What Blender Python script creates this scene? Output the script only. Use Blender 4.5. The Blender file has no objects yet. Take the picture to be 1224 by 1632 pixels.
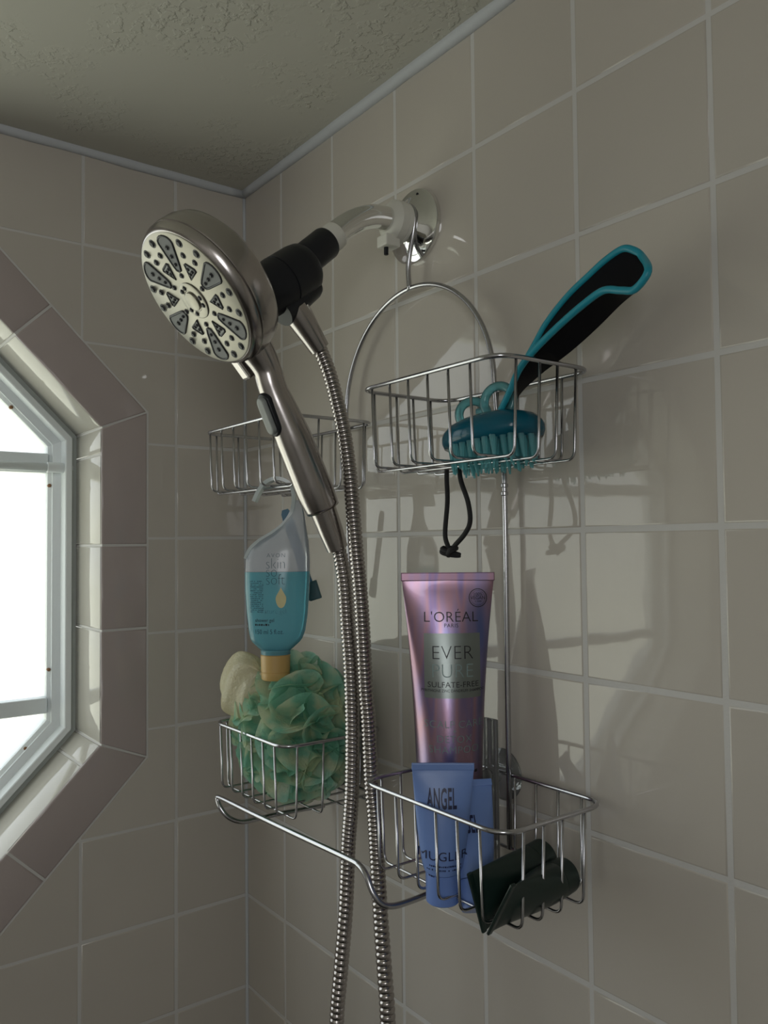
import bpy, bmesh, math, random
from mathutils import Vector, Matrix
from mathutils.geometry import tessellate_polygon

rng = random.Random(7)
SC = bpy.context.scene
COL = SC.collection
PI = math.pi

# ---------------------------------------------------------------- camera
cam_d = bpy.data.cameras.new('camera')
cam = bpy.data.objects.new('camera', cam_d)
COL.objects.link(cam)
cam_d.sensor_fit = 'HORIZONTAL'
cam_d.sensor_width = 36.0
cam_d.lens = 38.4377
cam_d.clip_start = 0.01
cam_d.clip_end = 100
R3 = Matrix(((0.6010464, 0.0366204, 0.7983747), (0.7991472, -0.0146162, -0.6009576), (-0.0103381, 0.9992224, -0.0380502)))
M4 = R3.to_4x4()
M4.translation = Vector((0.9269, -0.4803, -0.0085))
cam.matrix_world = M4
SC.camera = cam

# ---------------------------------------------------------------- world, lights, exposure
W = bpy.data.worlds.new('overcast_sky')
SC.world = W
W.use_nodes = True
wn = W.node_tree
wn.nodes.clear()
wo = wn.nodes.new('ShaderNodeOutputWorld')
wb = wn.nodes.new('ShaderNodeBackground')
tc = wn.nodes.new('ShaderNodeTexCoord')
sx = wn.nodes.new('ShaderNodeSeparateXYZ')
mr = wn.nodes.new('ShaderNodeMapRange')
mr.inputs['From Min'].default_value = -0.08
mr.inputs['From Max'].default_value = 0.12
mx = wn.nodes.new('ShaderNodeMix')
mx.data_type = 'RGBA'
mx.inputs[6].default_value = (0.90, 0.91, 0.76, 1)     # lawn and wall outside, below the horizon
mx.inputs[7].default_value = (0.66, 0.70, 0.75, 1)      # overcast sky
wn.links.new(tc.outputs['Generated'], sx.inputs[0])
wn.links.new(sx.outputs['Z'], mr.inputs['Value'])
wn.links.new(mr.outputs[0], mx.inputs[0])
wn.links.new(mx.outputs[2], wb.inputs['Color'])
wn.links.new(wb.outputs[0], wo.inputs['Surface'])
wb.inputs['Strength'].default_value = 2.7

pd = bpy.data.lights.new('window_portal', 'AREA')       # a portal: only guides sky light through the window opening
pd.shape = 'RECTANGLE'
pd.size = 0.9
pd.size_y = 0.9
pd.cycles.is_portal = True
po = bpy.data.objects.new('window_portal', pd)
COL.objects.link(po)
po.location = (-0.16, -0.6085, -0.052)
po.rotation_euler = (0, -PI / 2, 0)

rl = bpy.data.lights.new('fill_light', 'AREA')          # added fill near the unseen far wall, brightens the window wall
rl.shape = 'DISK'
rl.size = 0.55
rl.energy = 3.7
rl.color = (0.97, 0.98, 1.0)
ro = bpy.data.objects.new('fill_light', rl)
COL.objects.link(ro)
ro.location = (1.50, -1.00, 0.14)
ro.rotation_euler = (0, PI / 2, 0)

SC.view_settings.view_transform = 'Standard'
SC.view_settings.look = 'None'
SC.view_settings.exposure = 0.0
SC.view_settings.gamma = 1.0
SC.view_settings.use_curve_mapping = False
SC.cycles.use_denoising = True
SC.cycles.max_bounces = 12
SC.cycles.diffuse_bounces = 6
SC.cycles.glossy_bounces = 5
SC.cycles.transmission_bounces = 8
SC.cycles.transparent_max_bounces = 16
SC.cycles.caustics_reflective = True
SC.cycles.sample_clamp_indirect = 4.0

# ---------------------------------------------------------------- materials
MATS = {}


def mat(name, col, rough=0.5, metal=0.0, coat=0.0, spec=0.5, bump=None, trans=0.0, ior=1.45, vary=0.0, coatr=0.03):
    if name in MATS:
        return MATS[name]
    m = bpy.data.materials.new(name)
    m.use_nodes = True
    nt = m.node_tree
    p = nt.nodes['Principled BSDF']
    p.inputs['Base Color'].default_value = (*col, 1)
    p.inputs['Roughness'].default_value = rough
    p.inputs['Metallic'].default_value = metal
    p.inputs['Coat Weight'].default_value = coat
    p.inputs['Coat Roughness'].default_value = coatr
    p.inputs['Specular IOR Level'].default_value = spec
    p.inputs['Transmission Weight'].default_value = trans
    p.inputs['IOR'].default_value = ior
    if bump or vary:
        t = nt.nodes.new('ShaderNodeTexCoord')
    if vary:
        oi = nt.nodes.new('ShaderNodeObjectInfo')
        nz = nt.nodes.new('ShaderNodeTexNoise')
        nz.inputs['Scale'].default_value = 14
        nt.links.new(t.outputs['Object'], nz.inputs['Vector'])
        ad = nt.nodes.new('ShaderNodeMath'); ad.operation = 'ADD'
        nt.links.new(oi.outputs['Random'], ad.inputs[0])
        nt.links.new(nz.outputs['Fac'], ad.inputs[1])
        rp = nt.nodes.new('ShaderNodeMapRange')
        rp.inputs['From Max'].default_value = 2.0
        rp.inputs['To Min'].default_value = 1 - vary
        rp.inputs['To Max'].default_value = 1 + vary
        nt.links.new(ad.outputs[0], rp.inputs['Value'])
        hs = nt.nodes.new('ShaderNodeHueSaturation')
        hs.inputs['Color'].default_value = (*col, 1)
        nt.links.new(rp.outputs[0], hs.inputs['Value'])
        nt.links.new(hs.outputs[0], p.inputs['Base Color'])
    if bump:
        prev = None
        for sc, st, dist in bump:
            nz = nt.nodes.new('ShaderNodeTexNoise')
            nz.inputs['Scale'].default_value = sc
            nz.inputs['Detail'].default_value = 3
            nt.links.new(t.outputs['Object'], nz.inputs['Vector'])
            b = nt.nodes.new('ShaderNodeBump')
            b.inputs['Strength'].default_value = st
            b.inputs['Distance'].default_value = dist
            nt.links.new(nz.outputs['Fac'], b.inputs['Height'])
            if prev:
                nt.links.new(prev.outputs[0], b.inputs['Normal'])
            prev = b
        nt.links.new(prev.outputs[0], p.inputs['Normal'])
        if coat:
            nt.links.new(prev.outputs[0], p.inputs['Coat Normal'])
    MATS[name] = m
    return m


TILE = mat('beige_glazed_tile', (0.485, 0.450, 0.400), rough=0.03, coat=0.0, spec=0.6, bump=[(9, 0.18, 0.002)], vary=0.05)
BAND = mat('mauve_glazed_tile', (0.40, 0.345, 0.33), rough=0.14, coat=0.2, bump=[(9, 0.2, 0.002)], vary=0.05)
RTILE = mat('pale_reveal_tile', (0.46, 0.44, 0.39), rough=0.04, coat=0.0, bump=[(12, 0.15, 0.0015)], vary=0.03)
GROUT = mat('pale_grout', (0.55, 0.54, 0.52), rough=0.75, bump=[(400, 0.3, 0.0006)])
CAULK = mat('white_caulk', (0.50, 0.52, 0.54), rough=0.6, bump=[(60, 0.5, 0.002)])
PAINT = mat('painted_wall', (0.74, 0.72, 0.69), rough=0.9)
FRAME = mat('white_window_vinyl', (0.70, 0.74, 0.75), rough=0.35)
FRAMED = mat('grey_window_caulk', (0.48, 0.52, 0.50), rough=0.5)
NICKEL = mat('brushed_nickel', (0.43, 0.40, 0.385), rough=0.22, metal=1.0)
NICKELF = mat('satin_nickel_face', (0.27, 0.255, 0.215), rough=0.32, metal=0.9)
CHROME = mat('chrome', (0.78, 0.78, 0.77), rough=0.06, metal=1.0)
WIRE = mat('steel_wire', (0.47, 0.47, 0.49), rough=0.2, metal=1.0)
BLACK = mat('black_plastic', (0.012, 0.013, 0.016), rough=0.38, spec=0.3)
RUBBER = mat('grey_rubber', (0.025, 0.025, 0.027), rough=0.5)
GREY = mat('grey_plastic', (0.10, 0.105, 0.105), rough=0.5)
GREYL = mat('light_grey_plastic', (0.22, 0.235, 0.225), rough=0.45)
WHITEP = mat('white_plastic', (0.62, 0.61, 0.55), rough=0.4)
TEAL = mat('teal_rubber', (0.012, 0.25, 0.33), rough=0.42)
BRUSHB = mat('black_speckled_plastic', (0.004, 0.004, 0.006), rough=0.6, spec=0.15)
BLUET = mat('blue_tube_plastic', (0.16, 0.26, 0.56), rough=0.35)
BLUEC = mat('blue_cap_plastic', (0.15, 0.25, 0.58), rough=0.3)
GREENT = mat('dark_green_tube', (0.009, 0.022, 0.018), rough=0.33)
INK = mat('black_ink', (0.012, 0.01, 0.015), rough=0.4)
INKB = mat('navy_ink', (0.010, 0.014, 0.06), rough=0.4)
INKT = mat('dark_teal_ink', (0.02, 0.06, 0.09), rough=0.5)
INKF = mat('pale_teal_ink', (0.20, 0.28, 0.28), rough=0.45)
PANELI = mat('sage_print', (0.20, 0.225, 0.215), rough=0.32, metal=0.8)
GOLD = mat('gold_ink', (0.42, 0.38, 0.20), rough=0.4, metal=0.3)
GOLDC = mat('amber_cap_plastic', (0.50, 0.33, 0.12), rough=0.4)
CORD = mat('black_cord', (0.012, 0.012, 0.013), rough=0.8)
DBLUE = mat('dark_blue_plastic', (0.03, 0.12, 0.20), rough=0.4)
RUST = mat('rusty_screw', (0.22, 0.11, 0.05), rough=0.7)


def ceiling_mat():
    m = bpy.data.materials.new('knockdown_ceiling')
    m.use_nodes = True
    nt = m.node_tree
    p = nt.nodes['Principled BSDF']
    p.inputs['Base Color'].default_value = (0.50, 0.49, 0.43, 1)
    p.inputs['Roughness'].default_value = 0.85
    t = nt.nodes.new('ShaderNodeTexCoord')
    v = nt.nodes.new('ShaderNodeTexNoise'); v.inputs['Scale'].default_value = 120; v.inputs['Detail'].default_value = 3
    a = nt.nodes.new('ShaderNodeTexNoise'); a.inputs['Scale'].default_value = 13; a.inputs['Detail'].default_value = 2
    nt.links.new(t.outputs['Object'], v.inputs['Vector'])
    nt.links.new(t.outputs['Object'], a.inputs['Vector'])
    r1 = nt.nodes.new('ShaderNodeMapRange'); r1.inputs['From Min'].default_value = 0.50; r1.inputs['From Max'].default_value = 0.60
    r2 = nt.nodes.new('ShaderNodeMapRange'); r2.inputs['From Min'].default_value = 0.48; r2.inputs['From Max'].default_value = 0.62
    nt.links.new(v.outputs['Fac'], r1.inputs['Value'])
    nt.links.new(a.outputs['Fac'], r2.inputs['Value'])
    mu = nt.nodes.new('ShaderNodeMath'); mu.operation = 'MULTIPLY'
    nt.links.new(r1.outputs[0], mu.inputs[0]); nt.links.new(r2.outputs[0], mu.inputs[1])
    b = nt.nodes.new('ShaderNodeBump'); b.inputs['Strength'].default_value = 0.7; b.inputs['Distance'].default_value = 0.0012
    nt.links.new(mu.outputs[0], b.inputs['Height'])
    nt.links.new(b.outputs[0], p.inputs['Normal'])
    return m


def glass_mat():
    m = bpy.data.materials.new('obscure_glass')
    m.use_nodes = True
    nt = m.node_tree
    nt.nodes.clear()
    o = nt.nodes.new('ShaderNodeOutputMaterial')
    tr = nt.nodes.new('ShaderNodeBsdfTransparent'); tr.inputs[0].default_value = (0.96, 0.98, 0.97, 1)
    tl = nt.nodes.new('ShaderNodeBsdfTranslucent'); tl.inputs[0].default_value = (0.92, 0.95, 0.93, 1)
    gl = nt.nodes.new('ShaderNodeBsdfGlossy'); gl.inputs['Roughness'].default_value = 0.1
    m1 = nt.nodes.new('ShaderNodeMixShader'); m1.inputs[0].default_value = 0.3
    m2 = nt.nodes.new('ShaderNodeMixShader'); m2.inputs[0].default_value = 0.05
    nt.links.new(tr.outputs[0], m1.inputs[1]); nt.links.new(tl.outputs[0], m1.inputs[2])
    nt.links.new(m1.outputs[0], m2.inputs[1]); nt.links.new(gl.outputs[0], m2.inputs[2])
    nt.links.new(m2.outputs[0], o.inputs['Surface'])
    return m


def sheer(name, col, clear, rough=0.15, gloss=0.08, transl=0.5, tint=None):
    """thin translucent plastic: part see-through, part diffusing, with a gloss"""
    m = bpy.data.materials.new(name)
    m.use_nodes = True
    nt = m.node_tree
    nt.nodes.clear()
    o = nt.nodes.new('ShaderNodeOutputMaterial')
    tr = nt.nodes.new('ShaderNodeBsdfTransparent'); tr.inputs[0].default_value = (*(tint or col), 1)
    tl = nt.nodes.new('ShaderNodeBsdfTranslucent'); tl.inputs[0].default_value = (*col, 1)
    df = nt.nodes.new('ShaderNodeBsdfDiffuse'); df.inputs[0].default_value = (*col, 1)
    gl = nt.nodes.new('ShaderNodeBsdfGlossy'); gl.inputs['Roughness'].default_value = rough
    fr = nt.nodes.new('ShaderNodeFresnel'); fr.inputs['IOR'].default_value = 1.45
    a = nt.nodes.new('ShaderNodeMixShader'); a.inputs[0].default_value = transl
    b = nt.nodes.new('ShaderNodeMixShader'); b.inputs[0].default_value = clear
    c = nt.nodes.new('ShaderNodeMixShader')
    nt.links.new(df.outputs[0], a.inputs[1]); nt.links.new(tl.outputs[0], a.inputs[2])
    nt.links.new(a.outputs[0], b.inputs[1]); nt.links.new(tr.outputs[0], b.inputs[2])
    nt.links.new(fr.outputs[0], c.inputs[0])
    nt.links.new(b.outputs[0], c.inputs[1]); nt.links.new(gl.outputs[0], c.inputs[2])
    nt.links.new(c.outputs[0], o.inputs['Surface'])
    return m


def holo_mat():
    """iridescent pink-violet metallic foil: colour bands run along the tube"""
    m = bpy.data.materials.new('iridescent_pink_foil')
    m.use_nodes = True
    nt = m.node_tree
    p = nt.nodes['Principled BSDF']
    t = nt.nodes.new('ShaderNodeTexCoord')
    mp = nt.nodes.new('ShaderNodeMapping')
    mp.inputs['Scale'].default_value = (1, 0.15, 0.15)
    nt.links.new(t.outputs['Object'], mp.inputs[0])
    nz = nt.nodes.new('ShaderNodeTexNoise'); nz.inputs['Scale'].default_value = 60; nz.inputs['Detail'].default_value = 1
    nt.links.new(mp.outputs[0], nz.inputs['Vector'])
    cr = nt.nodes.new('ShaderNodeValToRGB')
    e = cr.color_ramp.elements
    e[0].position = 0.30; e[0].color = (0.11, 0.14, 0.33, 1)
    e[1].position = 0.72; e[1].color = (0.30, 0.16, 0.21, 1)
    for pos, c in ((0.42, (0.26, 0.20, 0.33, 1)), (0.52, (0.34, 0.20, 0.25, 1)), (0.60, (0.21, 0.16, 0.30, 1))):
        k = e.new(pos); k.color = c
    nt.links.new(nz.outputs['Fac'], cr.inputs[0])
    nt.links.new(cr.outputs[0], p.inputs['Base Color'])
    p.inputs['Metallic'].default_value = 0.85
    p.inputs['Roughness'].default_value = 0.3
    p.inputs['Coat Weight'].default_value = 0.3
    return m


def pouf_mat(name, c1, c2, clear=0.12):
    m = bpy.data.materials.new(name)
    m.use_nodes = True
    nt = m.node_tree
    nt.nodes.clear()
    o = nt.nodes.new('ShaderNodeOutputMaterial')
    t = nt.nodes.new('ShaderNodeTexCoord')
    nz = nt.nodes.new('ShaderNodeTexNoise'); nz.inputs['Scale'].default_value = 45; nz.inputs['Detail'].default_value = 2
    nt.links.new(t.outputs['Object'], nz.inputs['Vector'])
    cr = nt.nodes.new('ShaderNodeValToRGB')
    cr.color_ramp.elements[0].position = 0.42; cr.color_ramp.elements[0].color = (*c1, 1)
    cr.color_ramp.elements[1].position = 0.62; cr.color_ramp.elements[1].color = (*c2, 1)
    nt.links.new(nz.outputs['Fac'], cr.inputs[0])
    wv = nt.nodes.new('ShaderNodeTexNoise'); wv.inputs['Scale'].default_value = 420
    nt.links.new(t.outputs['Object'], wv.inputs['Vector'])
    b = nt.nodes.new('ShaderNodeBump'); b.inputs['Strength'].default_value = 0.8; b.inputs['Distance'].default_value = 0.001
    nt.links.new(wv.outputs['Fac'], b.inputs['Height'])
    df = nt.nodes.new('ShaderNodeBsdfDiffuse'); tl = nt.nodes.new('ShaderNodeBsdfTranslucent'); tr = nt.nodes.new('ShaderNodeBsdfTransparent')
    gl = nt.nodes.new('ShaderNodeBsdfGlossy'); gl.inputs['Roughness'].default_value = 0.4
    for n in (df, tl):
        nt.links.new(cr.outputs[0], n.inputs[0]); nt.links.new(b.outputs[0], n.inputs['Normal'])
    nt.links.new(b.outputs[0], gl.inputs['Normal'])
    ms = [nt.nodes.new('ShaderNodeMixShader') for _ in range(3)]
    ms[0].inputs[0].default_value = 0.4; ms[1].inputs[0].default_value = clear; ms[2].inputs[0].default_value = 0.07
    nt.links.new(df.outputs[0], ms[0].inputs[1]); nt.links.new(tl.outputs[0], ms[0].inputs[2])
    nt.links.new(ms[0].outputs[0], ms[1].inputs[1]); nt.links.new(tr.outputs[0], ms[1].inputs[2])
    nt.links.new(ms[1].outputs[0], ms[2].inputs[1]); nt.links.new(gl.outputs[0], ms[2].inputs[2])
    nt.links.new(ms[2].outputs[0], o.inputs['Surface'])
    return m


GLASS = glass_mat()
CEIL = ceiling_mat()
GEL = sheer('blue_shower_gel', (0.24, 0.58, 0.68), 0.32, tint=(0.42, 0.86, 0.94), transl=0.4)
CLEARB = sheer('cloudy_clear_plastic', (0.80, 0.84, 0.92), 0.58, tint=(0.93, 0.95, 0.97))
HOOKP = sheer('pale_teal_plastic', (0.84, 0.90, 0.90), 0.1, tint=(0.8, 0.95, 0.93))
CLEARH = sheer('clear_plastic', (0.65, 0.66, 0.64), 0.62, rough=0.05, tint=(0.95, 0.97, 0.97))
AQUA = sheer('aqua_silicone', (0.26, 0.64, 0.68), 0.5, tint=(0.6, 0.93, 0.96))
AQUAD = sheer('deep_teal_silicone', (0.01, 0.19, 0.29), 0.08, tint=(0.1, 0.6, 0.75))
HOLO = holo_mat()
POUF = pouf_mat('seafoam_mesh', (0.26, 0.57, 0.42), (0.60, 0.68, 0.46))
LOOFAH = pouf_mat('cream_mesh', (0.66, 0.60, 0.40), (0.74, 0.70, 0.50), 0.03)


# ---------------------------------------------------------------- mesh helpers
def link(o, parent=None):
    COL.objects.link(o)
    if parent:
        o.parent = parent
    return o


def mesh(name, verts, faces, m, parent=None, smooth=True):
    me = bpy.data.meshes.new(name)
    me.from_pydata([tuple(v) for v in verts], [], faces)
    me.materials.append(m)
    if smooth:
        me.polygons.foreach_set('use_smooth', [True] * len(me.polygons))
    me.update()
    return link(bpy.data.objects.new(name, me), parent)


def tag(o, label, cat=None, group=None, kind=None):
    if label: o['label'] = label
    if cat: o['category'] = cat
    if group: o['group'] = group
    if kind: o['kind'] = kind
    return o


def empty(name, loc=(0, 0, 0)):
    o = bpy.data.objects.new(name, None)
    o.empty_display_size = 0.02
    COL.objects.link(o)
    if isinstance(loc, Matrix):
        o.matrix_world = loc
    else:
        o.location = loc
    return o


def fix_normals(o):
    bm = bmesh.new(); bm.from_mesh(o.data)
    bmesh.ops.recalc_face_normals(bm, faces=bm.faces)
    bm.to_mesh(o.data); bm.free()
    return o


def catmull(pts, n=8, closed=False):
    P = [Vector(p) for p in pts]
    out = []
    N = len(P)
    rngi = range(N) if closed else range(N - 1)
    for i in rngi:
        p0 = P[(i - 1) % N] if (closed or i > 0) else P[0] * 2 - P[1]
        p1 = P[i]; p2 = P[(i + 1) % N]
        p3 = P[(i + 2) % N] if (closed or i + 2 < N) else P[-1] * 2 - P[-2]
        for k in range(n):
            t = k / n
            out.append(0.5 * ((2 * p1) + (p2 - p0) * t + (2 * p0 - 5 * p1 + 4 * p2 - p3) * t * t + (3 * p1 - p0 - 3 * p2 + p3) * t ** 3))
    if not closed:
        out.append(P[-1])
    return out


def fillet(pts, r, n=5, closed=False):
    """polyline with rounded corners"""
    P = [Vector(p) for p in pts]
    N = len(P)
    out = []
    for i in range(N):
        if not closed and i in (0, N - 1):
            out.append(P[i]); continue
        a, b, c = P[(i - 1) % N], P[i], P[(i + 1) % N]
        u = (a - b); v = (c - b)
        rr = min(r, u.length * 0.49, v.length * 0.49)
        u.normalize(); v.normalize()
        s, e = b + u * rr, b + v * rr
        for k in range(n + 1):
            t = k / n
            out.append((1 - t) ** 2 * s + 2 * t * (1 - t) * b + t * t * e)
    return out


def tube_data(path, r, seg=8, closed=False, cap=True):
    P = [Vector(p) for p in path]
    N = len(P)
    rad = r if callable(r) else (lambda i: r)
    verts, faces = [], []
    prev = None
    for i in range(N):
        if closed:
            t = P[(i + 1) % N] - P[(i - 1) % N]
        else:
            t = P[min(i + 1, N - 1)] - P[max(i - 1, 0)]
        t.normalize()
        if prev is None:
            a = Vector((0, 0, 1)) if abs(t.z) < 0.9 else Vector((1, 0, 0))
            n = (a - t * a.dot(t)).normalized()
        else:
            n = prev - t * prev.dot(t)
            n.normalize()
        prev = n
        b = t.cross(n)
        ri = rad(i)
        for k in range(seg):
            an = 2 * PI * k / seg
            verts.append(P[i] + (n * math.cos(an) + b * math.sin(an)) * ri)
    m = N if closed else N - 1
    for i in range(m):
        j = (i + 1) % N
        for k in range(seg):
            k2 = (k + 1) % seg
            faces.append((i * seg + k, i * seg + k2, j * seg + k2, j * seg + k))
    if cap and not closed:
        faces.append(tuple(range(seg))[::-1])
        faces.append(tuple((N - 1) * seg + k for k in range(seg)))
    return verts, faces


def tube(name, path, r, m, parent=None, seg=8, closed=False):
    v, f = tube_data(path, r, seg, closed)
    return mesh(name, v, f, m, parent)


def lathe(name, origin, axis, prof, m, parent=None, seg=32, squash=None):
    """prof: (distance along axis, radius)"""
    ax = Vector(axis).normalized()
    a = Vector((0, 0, 1)) if abs(ax.z) < 0.9 else Vector((1, 0, 0))
    n = (a - ax * a.dot(ax)).normalized(); b = ax.cross(n)
    o = Vector(origin)
    verts, faces = [], []
    for s, r in prof:
        for k in range(seg):
            an = 2 * PI * k / seg
            verts.append(o + ax * s + (n * math.cos(an) + b * math.sin(an)) * max(r, 1e-5))
    for i in range(len(prof) - 1):
        for k in range(seg):
            k2 = (k + 1) % seg
            faces.append((i * seg + k, i * seg + k2, (i + 1) * seg + k2, (i + 1) * seg + k))
    faces.append(tuple(range(seg))[::-1])
    faces.append(tuple((len(prof) - 1) * seg + k for k in range(seg)))
    ob = mesh(name, verts, faces, m, parent)
    fix_normals(ob)
    sharp(ob)
    return ob


def sharp(ob, ang=38):
    me = ob.data
    bm = bmesh.new(); bm.from_mesh(me)
    for e in bm.edges:
        if len(e.link_faces) == 2 and e.calc_face_angle(0) > math.radians(ang):
            e.smooth = False
    bm.to_mesh(me); bm.free()


def box(name, lo, hi, m, parent=None, bev=0.0, mw=None):
    bm = bmesh.new()
    bmesh.ops.create_cube(bm, size=1)
    lo, hi = Vector(lo), Vector(hi)
    for v in bm.verts:
        v.co = Vector(((v.co.x + .5) * (hi.x - lo.x) + lo.x, (v.co.y + .5) * (hi.y - lo.y) + lo.y, (v.co.z + .5) * (hi.z - lo.z) + lo.z))
    if bev:
        bmesh.ops.bevel(bm, geom=bm.edges[:], offset=bev, segments=2, affect='EDGES', profile=0.6)
    me = bpy.data.meshes.new(name)
    bm.to_mesh(me); bm.free()
    me.materials.append(m)
    o = bpy.data.objects.new(name, me)
    if mw is not None:
        me.transform(mw)
    return link(o, parent)


def prism(name, poly, d0, d1, fn, m, parent=None, bev=0.0, seg=2):
    """extrude a 2D polygon; fn(u, v, d) -> point. the d1 face gets a rounded edge of size bev"""
    n = len(poly)
    c = sum((Vector(p) for p in poly), Vector((0, 0))) / n
    area = sum(poly[i][0] * poly[(i + 1) % n][1] - poly[(i + 1) % n][0] * poly[i][1] for i in range(n))
    sgn = 1 if area > 0 else -1

    def inset(k):
        out = []
        for i in range(n):
            a, b, d = Vector(poly[i - 1]), Vector(poly[i]), Vector(poly[(i + 1) % n])
            e1 = (b - a).normalized(); e2 = (d - b).normalized()
            n1 = Vector((-e1.y, e1.x)) * sgn; n2 = Vector((-e2.y, e2.x)) * sgn
            w = n1 + n2
            L = max(0.25, 1 + n1.dot(n2))
            out.append(b + w * (k / L))
        return out
    rings = [(poly, d0)]
    if bev:
        dz = bev * (1 if d1 > d0 else -1)
        rings.append((poly, d1 - dz))
        for s in range(1, seg + 1):
            a = PI / 2 * s / seg
            rings.append((inset(bev * (1 - math.cos(a))), d1 - dz + dz * math.sin(a)))
    else:
        rings.append((poly, d1))
    verts, faces = [], []
    for pl, d in rings:
        for p in pl:
            verts.append(fn(p[0], p[1], d))
    for i in range(len(rings) - 1):
        for k in range(n):
            k2 = (k + 1) % n
            faces.append((i * n + k, i * n + k2, (i + 1) * n + k2, (i + 1) * n + k))
    faces.append(tuple((len(rings) - 1) * n + k for k in range(n)))
    o = mesh(name, verts, faces, m, parent, smooth=bool(bev))
    fix_normals(o)
    return o


def clip(poly, nx, ny, d):
    """keep the side where nx*u+ny*v <= d"""
    out = []
    n = len(poly)
    for i in range(n):
        a, b = poly[i], poly[(i + 1) % n]
        da, db = nx * a[0] + ny * a[1] - d, nx * b[0] + ny * b[1] - d
        if da <= 0: out.append(a)
        if (da < 0 < db) or (db < 0 < da):
            t = da / (da - db)
            out.append((a[0] + (b[0] - a[0]) * t, a[1] + (b[1] - a[1]) * t))
    return out


# ---------------------------------------------------------------- the room
T = 0.11
ZC = 0.4382
ZF = -1.76
XR, YF = 1.55, -1.52
U0, V0 = 0.0918, 0.0922        # width of the first, cut tile next to the corner on each wall
WC = (-0.6085, -0.052)         # centre of the octagonal window
RI, RO = 0.4285, 0.4815
GD = 0.0005                    # grout depth behind the tile faces
GAP = 0.0027

floor = box('floor', (-0.15, YF - 0.1, ZF - 0.1), (XR + 0.1, 0.12, ZF), mat('grey_floor', (0.08, 0.075, 0.07), 0.5))
tag(floor, 'plain pale floor of the bathroom', kind='structure')
ceiling = box('ceiling', (-0.15, YF - 0.1, ZC), (XR + 0.1, 0.12, ZC + 0.1), CEIL)
tag(ceiling, 'knockdown textured ceiling above the tiles', kind='structure')
wr = box('wall_right', (XR, YF, ZF), (XR + 0.1, 0, ZC), PAINT)
tag(wr, 'plain painted wall of the bathroom to the right', kind='structure')
wf = box('wall_front', (-0.15, YF - 0.1, ZF), (XR + 0.1, YF, ZC), PAINT)
tag(wf, 'plain painted wall behind the photographer', kind='structure')

wall_back = box('wall_back', (0, GD, ZF), (XR + 0.1, 0.11, ZC), GROUT)
tag(wall_back, 'beige tiled wall carrying the shower arm, with pale grout', kind='structure')

# the window wall: a slab with an octagonal opening
HOLE = RI + 0.0009


def octo(R, n=8):
    r = R / math.cos(PI / 8)
    return [(WC[0] + r * math.cos(PI / 8 + k * PI / 4), WC[1] + r * math.sin(PI / 8 + k * PI / 4)) for k in range(n)]


outer = [(GD, ZF), (GD, ZC), (YF, ZC), (YF, ZF)]
inner = octo(HOLE)
loops = [[Vector((a, b, 0)) for a, b in outer], [Vector((a, b, 0)) for a, b in inner]]
tris = tessellate_polygon(loops)
flat = outer + inner
vs = [(-GD, a, b) for a, b in flat] + [(-0.16, a, b) for a, b in flat]
k = len(flat)
fs = [tuple(t) for t in tris] + [tuple(i + k for i in reversed(t)) for t in tris]
for i in range(8):
    j = (i + 1) % 8
    fs.append((4 + i, 4 + j, 4 + j + k, 4 + i + k))
for i in range(4):
    j = (i + 1) % 4
    fs.append((i, j, j + k, i + k))
wall_left = mesh('wall_left', vs, fs, GROUT, smooth=False)
fix_normals(wall_left)
tag(wall_left, 'beige tiled wall with the octagonal window opening', kind='structure')


def tile_mesh(w, h, m, name='tile'):
    """one glazed tile lying in XY, its face at z=0, cushion edges"""
    b, seg = 0.0018, 3
    rings = [(0, -0.004), (0, -b)]
    for s in range(1, seg + 1):
        a = PI / 2 * s / seg
        rings.append((b * (1 - math.cos(a)), -b + b * math.sin(a)))
    v, f = [], []
    for ins, z in rings:
        for sx_, sy_ in ((-1, -1), (1, -1), (1, 1), (-1, 1)):
            v.append((sx_ * (w / 2 - ins), sy_ * (h / 2 - ins), z))
    for i in range(len(rings) - 1):
        for q in range(4):
            q2 = (q + 1) % 4
            f.append((i * 4 + q, i * 4 + q2, i * 4 + 4 + q2, i * 4 + 4 + q))
    n = (len(rings) - 1) * 4
    f.append((n, n + 1, n + 2, n + 3))
    me = bpy.data.meshes.new(name)
    me.from_pydata(v, [], f)
    me.materials.append(m)
    for p in me.polygons:
        p.use_smooth = True
    me.polygons[-1].use_smooth = False
    return me


def place_tile(me, parent, M, jig=0.0022):
    o = bpy.data.objects.new('tile', me)
    COL.objects.link(o)
    o.parent = parent
    J = Matrix.Rotation(rng.uniform(-jig, jig), 4, 'X') @ Matrix.Rotation(rng.uniform(-jig, jig), 4, 'Y')
    o.matrix_local = M @ Matrix.Translation((0, 0, rng.uniform(-0.0002, 0.0002))) @ J
    return o


RB = Matrix.Rotation(PI / 2, 4, 'X')                    # tile normal -> -Y
RL = Matrix(((0, 0, 1, 0), (1, 0, 0, 0), (0, 1, 0, 0), (0, 0, 0, 1)))    # local x->Y, y->Z, normal->+X
full = tile_mesh(T - GAP, T - GAP, TILE)
cols = [(0.0, U0)] + [(U0 + i * T, U0 + (i + 1) * T) for i in range(13)]
rows = [(4 * T - (i + 1) * T, 4 * T - i * T) for i in range(20)]
far_v, far_f = [], []


def add_far(M, me):
    b = len(far_v)
    far_v.extend([M @ v.co for v in me.vertices])
    far_f.extend([tuple(b + i for i in p.vertices) for p in me.polygons])


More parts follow.
